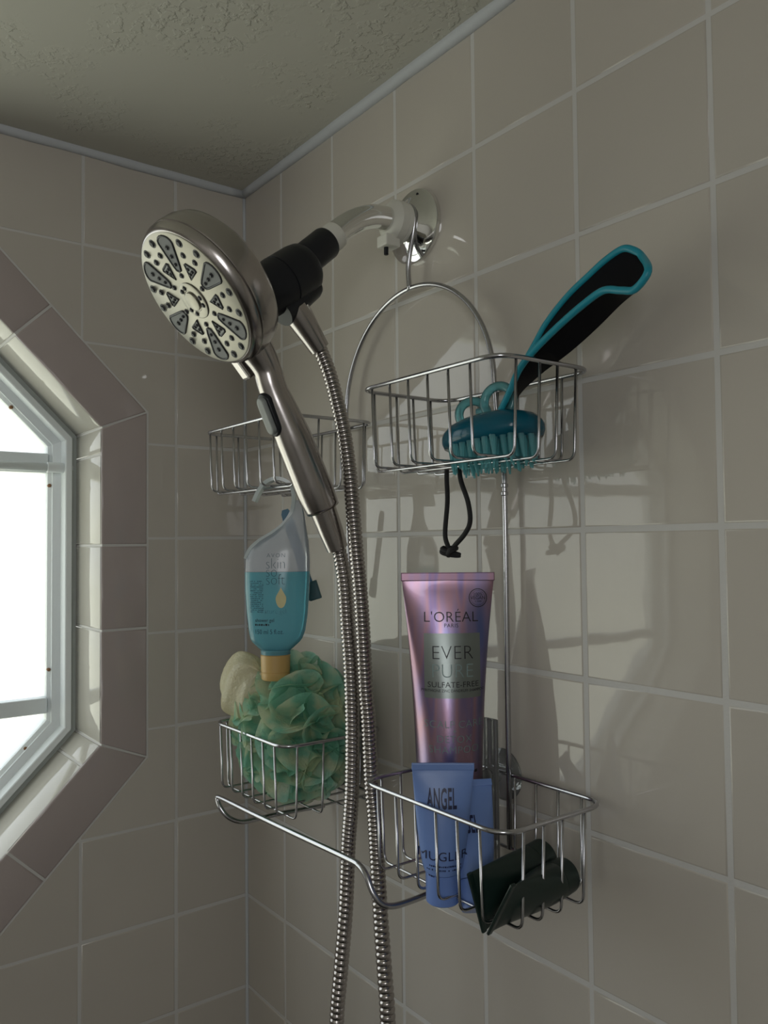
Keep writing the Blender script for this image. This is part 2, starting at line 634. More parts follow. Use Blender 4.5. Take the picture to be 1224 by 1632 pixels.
edge_cache = {}
for ci, (a, b) in enumerate(cols):
    for ri, (lo, hi) in enumerate(rows):
        hi2 = min(hi, ZC - 0.0005); lo2 = max(lo, ZF)
        b2 = min(b, XR)
        if b2 - a < 0.01 or hi2 - lo2 < 0.01: continue
        w, h = b2 - a, hi2 - lo2
        if abs(w - T) < 1e-4 and abs(h - T) < 1e-4:
            me = full
        else:
            key = (round(w, 4), round(h, 4))
            if key not in edge_cache: edge_cache[key] = tile_mesh(w - GAP, h - GAP, TILE)
            me = edge_cache[key]
        M = Matrix.Translation(((a + b2) / 2, 0, (lo2 + hi2) / 2)) @ RB
        if ci <= 8 and ri <= 10:
            place_tile(me, wall_back, M)
        else:
            add_far(M, me)
o = mesh('tile_field', far_v, far_f, TILE, wall_back, smooth=False)
o['kind'] = 'stuff'

# window wall tiles, cut around the octagonal surround
far_v, far_f = [], []
lcols = [(-V0, 0.0)] + [(-V0 - (i + 1) * T, -V0 - i * T) for i in range(13)]
octn = [(math.cos(i * PI / 4), math.sin(i * PI / 4)) for i in range(8)]
RC = RO + 0.0013


def left_fn(u, v, d):
    return (d, u, v)


for ci, (a, b) in enumerate(lcols):
    for ri, (lo, hi) in enumerate(rows):
        hi2 = min(hi, ZC - 0.0005); lo2 = max(lo, ZF); a2 = max(a, YF)
        if b - a2 < 0.01 or hi2 - lo2 < 0.01: continue
        w, h = b - a2, hi2 - lo2
        g = GAP / 2
        rect = [(a2 + g, lo2 + g), (b - g, lo2 + g), (b - g, hi2 - g), (a2 + g, hi2 - g)]
        # distance of the rect from the octagon
        cen = ((a2 + b) / 2 - WC[0], (lo2 + hi2) / 2 - WC[1])
        inside = rect
        for nx, ny in octn:
            inside = clip(inside, nx, ny, nx * WC[0] + ny * WC[1] + RC)
            if len(inside) < 3: break
        near = ci <= 3 and ri <= 10
        if len(inside) < 3:
            if abs(w - T) < 1e-4 and abs(h - T) < 1e-4:
                me = full
            else:
                key = (round(w, 4), round(h, 4))
                if key not in edge_cache: edge_cache[key] = tile_mesh(w - GAP, h - GAP, TILE)
                me = edge_cache[key]
            M = Matrix.Translation((0, (a2 + b) / 2, (lo2 + hi2) / 2)) @ RL
            if near: place_tile(me, wall_left, M)
            else: add_far(M, me)
        else:
            rest = rect
            vv, ff = [], []
            for nx, ny in octn:
                d = nx * WC[0] + ny * WC[1] + RC
                out = clip(rest, -nx, -ny, -d)
                if len(out) >= 3:
                    bs = len(vv)
                    n_ = len(out)
                    vv += [(0.0, p[0], p[1]) for p in out] + [(-0.004, p[0], p[1]) for p in out]
                    ff.append(tuple(bs + i for i in range(n_)))
                    for i in range(n_):
                        j = (i + 1) % n_
                        ff.append((bs + i, bs + j, bs + n_ + j, bs + n_ + i))
                rest = clip(rest, nx, ny, d)
                if len(rest) < 3: break
            if not vv: continue
            if near:
                t_ = mesh('tile', vv, ff, TILE, wall_left, smooth=False)
            else:
                bs = len(far_v)
                far_v.extend(vv); far_f.extend([tuple(i + bs for i in f_) for f_ in ff])
o = mesh('tile_field', far_v, far_f, TILE, wall_left, smooth=False)
o['kind'] = 'stuff'

# surround (mauve) and reveal (pale) tiles, side by side around the octagon
tan = math.tan(PI / 8)
for si in range(8):
    ang = si * PI / 4
    nx, ny = math.cos(ang), math.sin(ang)
    tx, ty = -ny, nx                     # along the side
    hi_in, hi_out = RI * tan, RO * tan
    # joints along the side, measured from its middle
    if si == 0:
        js = [-hi_in, -0.0514, 0.0443, hi_in]
    elif si == 1:
        js = [-hi_in, -hi_in + 0.131, hi_in - 0.110, hi_in]
    elif si == 7:
        js = [-hi_in, -hi_in + 0.107, hi_in - 0.136, hi_in]
    else:
        js = [-hi_in, -hi_in + 0.11, hi_in - 0.11, hi_in]
    for q in range(3):
        s0, s1 = js[q], js[q + 1]
        g = 0.0012
        i0, i1 = s0 + g, s1 - g
        o0 = (s0 * hi_out / hi_in if q == 0 else s0) + g
        o1 = (s1 * hi_out / hi_in if q == 2 else s1) - g

        def pt(r, s):
            return (WC[0] + nx * r + tx * s, WC[1] + ny * r + ty * s)
        poly = [pt(RI, i0), pt(RO - 0.0008, o0), pt(RO - 0.0008, o1), pt(RI, i1)]
        prism('surround_tile', poly, -0.004, 0.0008, left_fn, BAND, wall_left, bev=0.0018)
    # reveal: face at apothem RI, runs from x=0 into the wall
    rj = [js[0]] + ([0.090, js[1]] if False else [js[1]]) + [js[2], js[3]]
    if si == 7: rj = [js[0], js[1], hi_in - 0.028, js[3]]
    if si == 0: rj = [js[0], js[1], js[2], 0.148, js[3]]
    for q in range(len(rj) - 1):
        s0, s1 = rj[q] + 0.0010, rj[q + 1] - 0.0010

        def rf(u, v, d, nx=nx, ny=ny, tx=tx, ty=ty):
            r = RI + d
            return (u, WC[0] + nx * r + tx * v, WC[1] + ny * r + ty * v)
        prism('reveal_tile', [(-0.096, s0), (-0.0006, s0), (-0.0006, s1), (-0.096, s1)], 0.006, 0.0, rf, RTILE, wall_left, bev=0.0016)

# caulk beads
def bead(name, a, b, r, lab):
    pts = [Vector(a).lerp(Vector(b), i / 60) + Vector((rng.uniform(-1, 1), rng.uniform(-1, 1), rng.uniform(-1, 1))) * 0.0004 for i in range(61)]
    rr = [r * rng.uniform(0.85, 1.2) for _ in pts]
    for _ in range(2):
        rr = [(rr[max(0, i - 1)] + rr[i] + rr[min(60, i + 1)]) / 3 for i in range(61)]
    o = tube(name, pts, lambda i: rr[i], CAULK, seg=10)
    tag(o, lab, kind='structure')


bead('trim_1', (0, -0.0015, ZC - 0.001), (XR, -0.0015, ZC - 0.001), 0.0065, 'white caulk bead between ceiling and shower wall')
bead('trim_2', (0.0015, YF, ZC - 0.001), (0.0015, 0, ZC - 0.001), 0.0065, 'white caulk bead between ceiling and window wall')
bead('trim_3', (0.0006, -0.0006, ZF), (0.0006, -0.0006, ZC), 0.0022, 'grout line down the corner of the two tiled walls')

# ---------------------------------------------------------------- window
def octo_ring(name, prof, m, parent=None):
    """sweep a closed (inset, x) profile around the octagon"""
    v, f = [], []
    n = len(prof)
    for kk in range(8):
        c, s = math.cos(PI / 8 + kk * PI / 4), math.sin(PI / 8 + kk * PI / 4)
        for ins, x in prof:
            r = (RI - ins) / math.cos(PI / 8)
            v.append((x, WC[0] + r * c, WC[1] + r * s))
    for kk in range(8):
        k2 = (kk + 1) % 8
        for i in range(n):
            j = (i + 1) % n
            f.append((kk * n + i, kk * n + j, k2 * n + j, k2 * n + i))
    o = mesh(name, v, f, m, parent, smooth=False)
    return fix_normals(o)


window = octo_ring('window_1', [(0.0065, -0.15), (0.0065, -0.0885), (0.0075, -0.0875), (0.0135, -0.0875), (0.0145, -0.0885), (0.0145, -0.15)], FRAME)
tag(window, 'white octagonal window frame set deep in the tiled opening', kind='structure')
octo_ring('frame_caulk', [(0.0, -0.13), (0.0, -0.0945), (0.0065, -0.0925), (0.0065, -0.13)], FRAMED, window)
octo_ring('sash', [(0.0145, -0.14), (0.0145, -0.108), (0.0235, -0.111), (0.0235, -0.14)], FRAME, window)
octo_ring('glazing_bead', [(0.0235, -0.14), (0.0235, -0.114), (0.0275, -0.118), (0.0275, -0.14)], FRAME, window)
gp = octo(RI - 0.0275)
for za, zb in ((0.105, 0.6), (-0.190, 0.081), (-0.8, -0.209)):
    pl = clip(clip(gp, 0, -1, -za), 0, 1, zb)
    prism('glass_pane', pl, -0.1245, -0.1215, left_fn, GLASS, window)
for za, zb in ((0.081, 0.105), (-0.209, -0.190)):
    box('window_rail', (-0.132, WC[0] - RI + 0.03, za), (-0.113, WC[0] + RI - 0.0275, zb), FRAME, window, bev=0.002)
for y, z in ((-0.2058, 0.066), (-0.2056, -0.157), (-0.2315, -0.2475), (-0.250, 0.158)):
    lathe('screw', (-0.1145, y, z), (1, 0, 0), [(-0.004, 0.0022), (0.0, 0.0022), (0.001, 0.0012)], RUST, window, seg=10)

rod = tube('tension_rod', [(-0.098, WC[0] - RI + 0.002, 0.0835), (-0.098, WC[0] + RI - 0.02, 0.0865)], 0.0052, FRAME, seg=20)
tag(rod, 'thin white tension rod fitted across the octagonal window', 'rod')
lathe('rod_end', (-0.098, WC[0] + RI - 0.024, 0.0865), (0, 1, 0), [(-0.010, 0.0056), (-0.009, 0.0064), (0.018, 0.0064), (0.0195, 0.0058)], GREYL if False else FRAME, rod, seg=20)

# ---------------------------------------------------------------- shower arm
X = 0.344
arm = empty('curved_shower_pipe', (X, 0, 0.2853))


def P2(o, child):
    child.parent = o
    child.matrix_parent_inverse = o.matrix_world.inverted()
    return child


def local_parent(o):
    """parts are built in world space, then hung on the thing without moving"""
    bpy.context.view_layer.update()
    inv = o.matrix_world.inverted()
    for ch in o.children_recursive:
        if ch.type == 'MESH':
            ch.data.transform(inv)


tag(arm, 'curved chrome shower arm coming out of a round wall flange', 'shower arm')
path = catmull([(X, -0.002, 0.2853), (X, -0.0157, 0.2853), (X, -0.0324, 0.2855), (X, -0.0466, 0.2846), (X, -0.0575, 0.2815), (X, -0.0700, 0.2752), (X, -0.0835, 0.2655), (X, -0.0945, 0.2555), (X, -0.1005, 0.2500)], 6)
tube('pipe', path, 0.0108, CHROME, arm, seg=28)
lathe('flange', (X, 0, 0.2853), (0, -1, 0), [(-0.002, 0.0345), (0.002, 0.0350), (0.0045, 0.0340), (0.0050, 0.031), (0.0075, 0.026), (0.012, 0.019), (0.015, 0.0145), (0.016, 0.0112)], CHROME, arm, seg=64)
lathe('screw_hole', (X + 0.009, -0.0062, 0.3125), (0, -1, 0), [(-0.002, 0.0014), (0.0004, 0.0013)], BLACK, arm, seg=12)
d = Vector((0, -0.0222, -0.0197)).normalized()
lathe('collar', (X, -0.0905, 0.2585), d, [(0, 0.0112), (0.0005, 0.0122), (0.012, 0.0122), (0.013, 0.0116)], WHITEP, arm, seg=28)
local_parent(arm)

clamp = empty('pipe_clamp', (X, -0.024, 0.2853))
tag(clamp, 'white plastic clamp around the chrome arm next to the flange', 'clamp')
lathe('ring', (X, -0.0165, 0.2853), (0, -1, 0), [(0, 0.0165), (0.0006, 0.0185), (0.004, 0.0188), (0.005, 0.0182), (0.0056, 0.0190), (0.013, 0.0186), (0.017, 0.0150), (0.018, 0.0112)], WHITEP, clamp, seg=40)
box('screw_block', (X - 0.009, -0.040, 0.2600), (X + 0.006, -0.024, 0.2705), WHITEP, clamp, bev=0.0015)
lathe('screw', (X - 0.002, -0.0345, 0.2600), (0, 0, -1), [(-0.002, 0.0021), (0.0065, 0.0021), (0.007, 0.0015)], BLACK, clamp, seg=12)
local_parent(clamp)

# ---------------------------------------------------------------- holder, shower head, hose
holder = empty('shower_holder', (X, -0.12, 0.232))
tag(holder, 'black plastic ball joint holder between chrome arm and shower head', 'holder')
lathe('swivel_nut', (X, -0.0990, 0.2508), d, [(0, 0.0105), (0.0008, 0.0133), (0.003, 0.0140), (0.024, 0.0140), (0.030, 0.0138), (0.034, 0.0130)], BLACK, holder, seg=32)
bd = Vector((0, -0.0281, -0.0210)).normalized()
lathe('body', (X, -0.1190, 0.2265), bd, [(0, 0.010), (0.0015, 0.0185), (0.005, 0.0212), (0.012, 0.0222), (0.032, 0.0224), (0.0325, 0.0216), (0.0345, 0.0216), (0.035, 0.0226), (0.052, 0.0215), (0.066, 0.0195)], BLACK, holder, seg=40)
lathe('water_outlet', (X, -0.1120, 0.2125), (0, -0.74, -0.67), [(0, 0.006), (0.002, 0.0098), (0.006, 0.0112), (0.022, 0.0118), (0.046, 0.0128)], BLACK, holder, seg=32)
cdir = Vector((0, 0.0268, -0.0332)).normalized()
lathe('outlet_neck', (X, -0.1430, 0.2040), cdir, [(0, 0.0150), (0.012, 0.0125), (0.017, 0.0112), (0.022, 0.0112)], BLACK, holder, seg=28)
local_parent(holder)

hc = Vector((X, -0.2207, 0.1793))
N = Vector((0.0088, -0.7573, -0.6530)).normalized()
head = empty('hand_shower', hc)
tag(head, 'round brushed nickel hand shower head with many spray nozzles and handle', 'shower head')
lathe('cover', hc, -N, [(0.0085, 0.0596), (0.0093, 0.0606), (0.012, 0.0611), (0.022, 0.0607), (0.029, 0.0585), (0.034, 0.053), (0.0375, 0.044), (0.039, 0.030), (0.0395, 0.0)], NICKEL, head, seg=96)
lathe('rim', hc, -N, [(0.0, 0.0555), (0.0006, 0.0568), (0.003, 0.0588), (0.0065, 0.0603), (0.0078, 0.0604), (0.0081, 0.0590)], NICKEL, head, seg=96)
fx = Vector((1, 0, 0)); fx = (fx - N * fx.dot(N)).normalized()
fh = N.cross(fx)
if fh.z > 0: fh = -fh                                   # towards the handle


def FP(a, r, h=0.0):
    """point on the spray face: angle from the handle direction, radius, height above the face"""
    return hc + (fh * math.cos(a) + fx * math.sin(a)) * r + N * h


# face plate with raised dark inlays for recesses; dark rims paint in their shade
face = lathe('spray_face', hc, N, [(-0.004, 0.0556), (0.0002, 0.0556), (0.0008, 0.0545), (0.0008, 0.0)], NICKELF, head, seg=96)


def plate(name, loop, h0, h1, m, parent):
    """closed loop of (angle, radius) extruded above the face"""
    v, f = [], []
    n = len(loop)
    for h in (h0, h1):
        for a, r in loop: v.append(FP(a, r, h))
    f.append(tuple(n + i for i in range(n)))
    for i in range(n):
        j = (i + 1) % n
        f.append((i, j, n + j, n + i))
    o = mesh(name, v, f, m, parent, smooth=False)
    return fix_normals(o)


def xy_loop(pts, a0):
    """local (along radius, across) points turned to (angle, radius) around direction a0"""
    out = []
    for x, y in pts:
        out.append((a0 + math.atan2(y, x), math.hypot(x, y)))
    return out


def shade_rim(name, loop, rad, h, m, parent):
    return tube(name, [FP(a, r, h) for a, r in loop], rad, m, parent, seg=6, closed=True)


def nozzle(a, r, rad, parent, base=0.0008):
    o = FP(a, r, base)
    rad = rad * 1.18
    return lathe('nozzle', o, N, [(-0.0005, rad * 1.0), (0.0002, rad * 1.0), (0.0003, rad * 0.72), (0.0012, rad * 0.62), (0.0014, rad * 0.5), (0.0013, rad * 0.25)], RUBBER, parent, seg=14)


ph = math.radians(-18)
for s in range(6):
    a0 = ph + s * PI / 3
    # paddle shaped slot with three nozzles
    pts = []
    for t in range(7):
        th = PI / 2 + PI * t / 6
        pts.append((0.0275 + 0.0032 * math.cos(th), 0.0032 * math.sin(th) * -1))
    pts = [(x, y) for x, y in pts]
    outer_arc = []
    for t in range(9):
        th = -PI / 2 + PI * t / 8
        outer_arc.append((0.0470 + 0.0056 * math.cos(th), 0.0086 * math.sin(th)))
    loop = xy_loop([(x, -y) for x, y in pts[::-1]] + outer_arc, a0)
    loop = xy_loop([(0.0243, 0), (0.0252, -0.0025), (0.029, -0.0040)] + outer_arc + [(0.029, 0.0040), (0.0252, 0.0025)], a0)
    sl = plate('slot', loop, 0.0006, 0.0011, GREY, head)
    shade_rim('slot_shade_rim', loop, 0.0010, 0.0008, RUBBER, sl)
    for r, rd in ((0.030, 0.0014), (0.0365, 0.0016), (0.0435, 0.0019)):
        nozzle(a0, r, rd, sl, 0.0011)
    nozzle(a0, 0.0208, 0.0020, head)
    b0 = a0 + PI / 6
    # triangle window
    tri = xy_loop([(0.0205, 0), (0.0315, -0.0058), (0.0325, -0.0046), (0.0325, 0.0046), (0.0315, 0.0058)], b0)
    tr_ = plate('triangle_jet', tri, 0.0006, 0.0010, GREYL, head)
    shade_rim('jet_shade_rim', tri, 0.0009, 0.0009, RUBBER, tr_)
    for dr, da in ((0.0255, 0), (0.029, 0.075), (0.029, -0.075)):
        nozzle(b0 + da, dr, 0.0013, tr_, 0.0010)
    for da, r, rd in ((0.17, 0.0497, 0.0029), (-0.17, 0.0497, 0.0029), (0.145, 0.0400, 0.0023), (-0.145, 0.0400, 0.0023)):
        nozzle(b0 + da, r, rd, head)
hub = lathe('hub', FP(0, 0, 0.0004), N, [(0, 0.0152), (0.0012, 0.0150), (0.0016, 0.0143), (0.0016, 0.0090), (0.0012, 0.0085)], NICKELF, head, seg=48)
lathe('hub_disc', FP(0, 0, 0.0014), N, [(0, 0.0078), (0.0018, 0.0075), (0.0022, 0.0066), (0.0022, 0)], NICKELF, hub, seg=32)
for s in range(6):
    nozzle(ph + s * PI / 3 + 0.25 * (1 if s % 2 else -1), 0.0112, 0.0019, hub, 0.0018)

# selector tab at the lower edge of the face
tabm = Matrix((tuple(fx) + (0,), tuple(fh) + (0,), tuple(N) + (0,), (0, 0, 0, 1))).transposed()
tabm.translation = hc + fh * 0.0605 + N * (-0.006) - fx * 0.012
tb = box('selector_tab', (-0.006, -0.006, -0.006), (0.006, 0.0135, 0.0035), NICKEL, head, bev=0.0022, mw=tabm)

# handle: soft oval section sweeping back from the disc
hp = catmull([(X, -0.1880, 0.1720), (X, -0.1790, 0.1600), (X, -0.1670, 0.1460), (X, -0.1584, 0.1325), (X, -0.1521, 0.1153), (X, -0.1335, 0.0781), (X, -0.1143, 0.0372), (X, -0.1060, 0.0210)], 6)
hr = [0.012, 0.0155, 0.0140, 0.0116, 0.0118, 0.0152, 0.0158, 0.0146]


def hrad(i):
    t = i / 6
    a = min(int(t), 6)
    return hr[a] + (hr[a + 1] - hr[a]) * (t - a)


tube('handle', hp, hrad, NICKEL, head, seg=36)
hd = Vector((0, 0.0149, -0.0341)).normalized()
lathe('handle_nut', (X, -0.1060, 0.0205), hd, [(-0.002, 0.0095), (0.0, 0.0098), (0.0005, 0.0112), (0.020, 0.0105), (0.036, 0.0092), (0.037, 0.0075)], NICKEL, head, seg=32)
# pause button on the front of the handle
bdir = hd
bn = Vector((0.05, -0.99, -0.10)); bn = (bn - bdir * bn.dot(bdir)).normalized()
bt = bdir.cross(bn)
bm4 = Matrix((tuple(bt) + (0,), tuple(bdir) + (0,), tuple(bn) + (0,), (0, 0, 0, 1))).transposed()
bm4.translation = Vector((X, -0.1452, 0.1012)) + bn * 0.0115


def pill(name, w, l, h, m, parent, mw, z0=0.0):
    v, f = [], []
    n = 28
    loop = []
    for i in range(n):
        a = 2 * PI * i / n
        x, y = math.cos(a) * w, math.sin(a) * w
        y += (l - w) * (1 if math.sin(a) > 0 else -1)
        loop.append((x, y))
    rings = [(1, z0 - 0.004), (1, z0 + h * 0.6), (0.93, z0 + h * 0.9), (0.8, z0 + h), (0.4, z0 + h * 0.97)]
    for s, z in rings:
        for x, y in loop: v.append(mw @ Vector((x * s, y * (1 - (1 - s) * w / l), z)))
    for i in range(len(rings) - 1):
        for q in range(n):
            q2 = (q + 1) % n
            f.append((i * n + q, i * n + q2, (i + 1) * n + q2, (i + 1) * n + q))
    f.append(tuple((len(rings) - 1) * n + q for q in range(n)))
    return fix_normals(mesh(name, v, f, m, parent))


base_b = pill('button_surround', 0.0078, 0.0185, 0.0032, BLACK, head, bm4)
pill('button', 0.0056, 0.0160, 0.0062, GREYL, head, bm4)
local_parent(head)

hose = empty('shower_hose', (0.3500, -0.10, 0.15))
tag(hose, 'flexible ribbed metal shower hose hanging in a long loop', 'hose')
hoseA = [(0.3440, -0.1077, 0.1568), (0.3492, -0.1022, 0.1368), (0.3525, -0.0965, 0.1119), (0.3569, -0.0925, 0.0848), (0.3606, -0.0899, 0.0528), (0.3625, -0.0877, 0.0158), (0.3654, -0.0869, -0.0157), (0.3692, -0.0861, -0.0469), (0.3712, -0.0853, -0.0779), (0.3730, -0.0840, -0.1293), (0.3752, -0.0833, -0.1547), (0.3769, -0.0820, -0.2055), (0.3808, -0.0820, -0.2298), (0.3830, -0.0820, -0.2543), (0.3872, -0.0820, -0.3028), (0.3946, -0.0837, -0.3487), (0.3998, -0.0850, -0.3824)]
hoseB = [(0.3440, -0.0898, -0.0136), (0.3490, -0.0900, -0.0289), (0.3529, -0.0901, -0.0474), (0.3560, -0.0900, -0.0787), (0.3590, -0.0895, -0.1098), (0.3600, -0.0888, -0.1564), (0.3575, -0.0880, -0.2088), (0.3548, -0.0880, -0.2352), (0.3512, -0.0880, -0.2620), (0.3467, -0.0880, -0.3152), (0.3417, -0.0903, -0.3680), (0.3380, -0.0920, -0.4076)]
mid = [(0.404, -0.087, -0.46), (0.402, -0.09, -0.56), (0.370, -0.093, -0.62), (0.334, -0.093, -0.56), (0.334, -0.092, -0.48)]
ctrl = hoseA + mid + hoseB[::-1]
dense = catmull(ctrl, 12)
# resample by arc length
acc = [0.0]
for i in range(1, len(dense)): acc.append(acc[-1] + (dense[i] - dense[i - 1]).length)
total = acc[-1]


def at_len(s):
    lo_, hi_ = 0, len(acc) - 1
    while hi_ - lo_ > 1:
        m_ = (lo_ + hi_) // 2
        if acc[m_] <= s: lo_ = m_
        else: hi_ = m_
    t = (s - acc[lo_]) / max(1e-9, acc[hi_] - acc[lo_])
    return dense[lo_].lerp(dense[hi_], t)


hpath, hrads = [], []
s = 0.0
while s < total:
    p = at_len(s)
    pitch = 0.0036 if p.z > -0.25 else 0.0036 + min(1.0, (-0.25 - p.z) / 0.08) * 0.0014
    for fr, rr in ((0.0, 0.0052), (0.10, 0.0059), (0.30, 0.0063), (0.60, 0.0063), (0.85, 0.0059), (0.95, 0.0052)):
        if s + fr * pitch < total:
            hpath.append(at_len(s + fr * pitch)); hrads.append(rr)
    s += pitch
tube('ribbed_tube', hpath, lambda i: hrads[i], NICKEL, hose, seg=18)
lathe('conical_nut', (X, -0.1330, 0.1880), cdir, [(0, 0.0095), (0.0005, 0.0118), (0.010, 0.0116), (0.033, 0.0092), (0.040, 0.0086), (0.0405, 0.0070)], NICKEL, hose, seg=36)
local_parent(hose)

# ---------------------------------------------------------------- wire caddy
YB = -0.007
caddy = empty('shower_caddy', (0.349, -0.012, 0.225))
tag(caddy, 'steel wire shower caddy with four baskets hanging from the shower arm', 'caddy')
RIMR, WR = 0.0017, 0.00105


def basket(x0, x1, y0, zt, zb, nf, ns, xs=None, ysd=None):
    """returns the basket part: rim, with front-to-back and side-to-side wires as sub-parts"""
    rc = 0.019
    rim = fillet([(x0, y0, zt), (x1, y0, zt), (x1, YB, zt), (x0, YB, zt)], rc, 8, closed=True)
    b = tube('basket', rim, RIMR, WIRE, caddy, seg=10, closed=True)
    fx0 = x0 + rc * 0.75; fx1 = x1 - rc * 0.9
    for i in range(nf):
        x = xs[i] if xs else fx0 + (fx1 - fx0) * i / (nf - 1)
        yi = 0.006
        pth = fillet([(x, y0 + 0.0005, zt - 0.001), (x, y0 + yi * 0.4, zb + 0.0022), (x, YB - 0.002, zb + 0.0022), (x, YB - 0.0005, zt - 0.001)], 0.007, 5)
        w = tube('basket_wire', pth, WR, WIRE, b, seg=7)
    ya = y0 + rc * 0.75; yb = YB - rc * 0.75
    for i in range(ns):
        y = ysd[i] if ysd else ya + (yb - ya) * i / (ns - 1)
        pth = fillet([(x0 + 0.0003, y, zt - 0.001), (x0 + 0.003, y, zb), (x1 - 0.003, y, zb), (x1 - 0.0003, y, zt - 0.001)], 0.007, 5)
        tube('basket_wire', pth, WR, WIRE, b, seg=7)
    return b


UR = (0.3915, 0.5506, -0.1014, 0.1142, 0.0490)
LR = (0.4010, 0.5539, -0.1091, -0.1927, -0.2575)
UL = (0.1228, 0.2863, -0.1124, 0.1090, 0.0450)
LL = (0.1560, 0.2954, -0.1174, -0.1865, -0.2520)
basket(*UR, 6, 4, xs=[0.4089, 0.4317, 0.4540, 0.4764, 0.4989, 0.5213], ysd=[-0.0863, -0.0633, -0.0455, -0.0263])
basket(*LR, 6, 4, xs=[0.4215, 0.4437, 0.4664, 0.4885, 0.5105, 0.5324], ysd=[-0.0898, -0.0709, -0.0525, -0.0300])
basket(*UL, 6, 4)
basket(*LL, 6, 4)
# arch and posts
ax, ar, az = 0.3490, 0.1060, 0.1190
arch = [(ax - ar - 0.001, -0.010, -0.250), (ax - ar - 0.001, -0.010, 0.02), (ax - ar, -0.011, 0.08)]
arch += [(ax - ar * math.cos(PI * t / 24), -0.012, az + ar * math.sin(PI * t / 24)) for t in range(25)]
arch += [(ax + ar + 0.003, -0.011, 0.08), (0.4625, -0.010, 0.04), (0.4610, -0.009, -0.250)]
tube('frame', catmull(arch, 4), 0.0022, WIRE, caddy, seg=12)
for zc_ in (0.0385, 0.032):
    lathe('post_joint', (0.4624 if zc_ > 0.03 else 0.4624, -0.010, zc_), (0, 0, -1), [(0, 0.0022), (0.0008, 0.0031), (0.003, 0.0031), (0.0038, 0.0022)], WIRE, caddy, seg=16)
hook = catmull([(0.3480, -0.0125, 0.2235), (0.3470, -0.0130, 0.2420), (0.3500, -0.0135, 0.2560), (0.3570, -0.0145, 0.2740), (0.3600, -0.0150, 0.2900), (0.3540, -0.0150, 0.2985), (0.3440, -0.0150, 0.3010), (0.3340, -0.0150, 0.2975), (0.3300, -0.0150, 0.2900)], 6)
tube('hanging_hook', hook, 0.0023, WIRE, caddy, seg=12)
bar = [(0.1900, -0.008, -0.2830), (0.1830, -0.030, -0.2845), (0.1760, -0.0550, -0.2858), (0.1730, -0.0750, -0.2870), (0.1735, -0.0950, -0.2862), (0.1712, -0.1085, -0.2800), (0.1660, -0.1150, -0.2705), (0.1610, -0.1160, -0.2625), (0.1680, -0.1155, -0.2602),
       (0.2300, -0.1150, -0.2590), (0.3100, -0.1150, -0.2565), (0.3900, -0.1150, -0.2537), (0.4060, -0.1150, -0.2545), (0.4150, -0.1150, -0.2592), (0.4210, -0.1140, -0.2690), (0.4255, -0.1095, -0.2775), (0.4278, -0.1000, -0.2812), (0.4300, -0.0850, -0.2808), (0.4330, -0.0650, -0.2783), (0.4380, -0.0350, -0.2740), (0.4400, -0.008, -0.2700)]
tube('towel_bar', catmull(bar, 6), 0.0024, WIRE, caddy, seg=12)
for xx in (0.243, 0.461):
    tube('cross_wire', [(xx - 0.03, YB - 0.001, -0.2500), (xx + 0.03, YB - 0.001, -0.2500)], 0.0014, WIRE, caddy, seg=8)
local_parent(caddy)


# ---------------------------------------------------------------- printed text helper
def text_mesh(body, size, offset=0.0, xs=1.0, space=1.0, align='CENTER'):
    cu = bpy.data.curves.new('print', 'FONT')
    cu.body = body
    cu.size = size
    cu.align_x = align
    cu.offset = offset
    cu.space_character = space
    cu.resolution_u = 3
    ob = bpy.data.objects.new('print', cu)
    COL.objects.link(ob)
    bpy.context.view_layer.update()
    dg = bpy.context.evaluated_depsgraph_get()
    me = bpy.data.meshes.new_from_object(ob.evaluated_get(dg))
    bpy.data.objects.remove(ob)
    bm = bmesh.new(); bm.from_mesh(me)
    bmesh.ops.triangulate(bm, faces=bm.faces[:])
    v = [(q.co.x * xs, q.co.y) for q in bm.verts]
    f = [tuple(w.index for w in fc.verts) for fc in bm.faces]
    bm.free()
    bpy.data.meshes.remove(me)
    return v, f


def print_on(parent, name, body, size, cx, cz, surf, m, offset=0.0, xs=1.0, space=1.0, align='CENTER'):
    v, f = text_mesh(body, size, offset, xs, space, align)
    o = mesh(name, [surf(cx + x, cz + z) for x, z in v], f, m, parent, smooth=False)
    return o


def dashes(parent, name, n, size, x0, x1, cz, surf, m, seed=1):
    """lines of print too small to read: rows of tiny marks"""
    r = random.Random(seed)
    v, f = [], []
    x = x0
    while x < x1:
        w = r.uniform(0.4, 1.1) * size
        if r.random() < 0.82:
            b = len(v)
            h = size * r.uniform(0.6, 1.0)
            for a, c in ((x, cz), (x + w, cz), (x + w, cz + h), (x, cz + h)): v.append(surf(a, c))
            f.append((b, b + 1, b + 2, b + 3))
        x += w + size * 0.35
    return mesh(name, v, f, m, parent, smooth=False)


def basis(origin, xdir, zdir):
    z = Vector(zdir).normalized()
    x = Vector(xdir); x = (x - z * x.dot(z)).normalized()
    y = z.cross(x)
    M = Matrix((tuple(x) + (0,), tuple(y) + (0,), tuple(z) + (0,), (0, 0, 0, 1))).transposed()
    M.translation = Vector(origin)
    return M


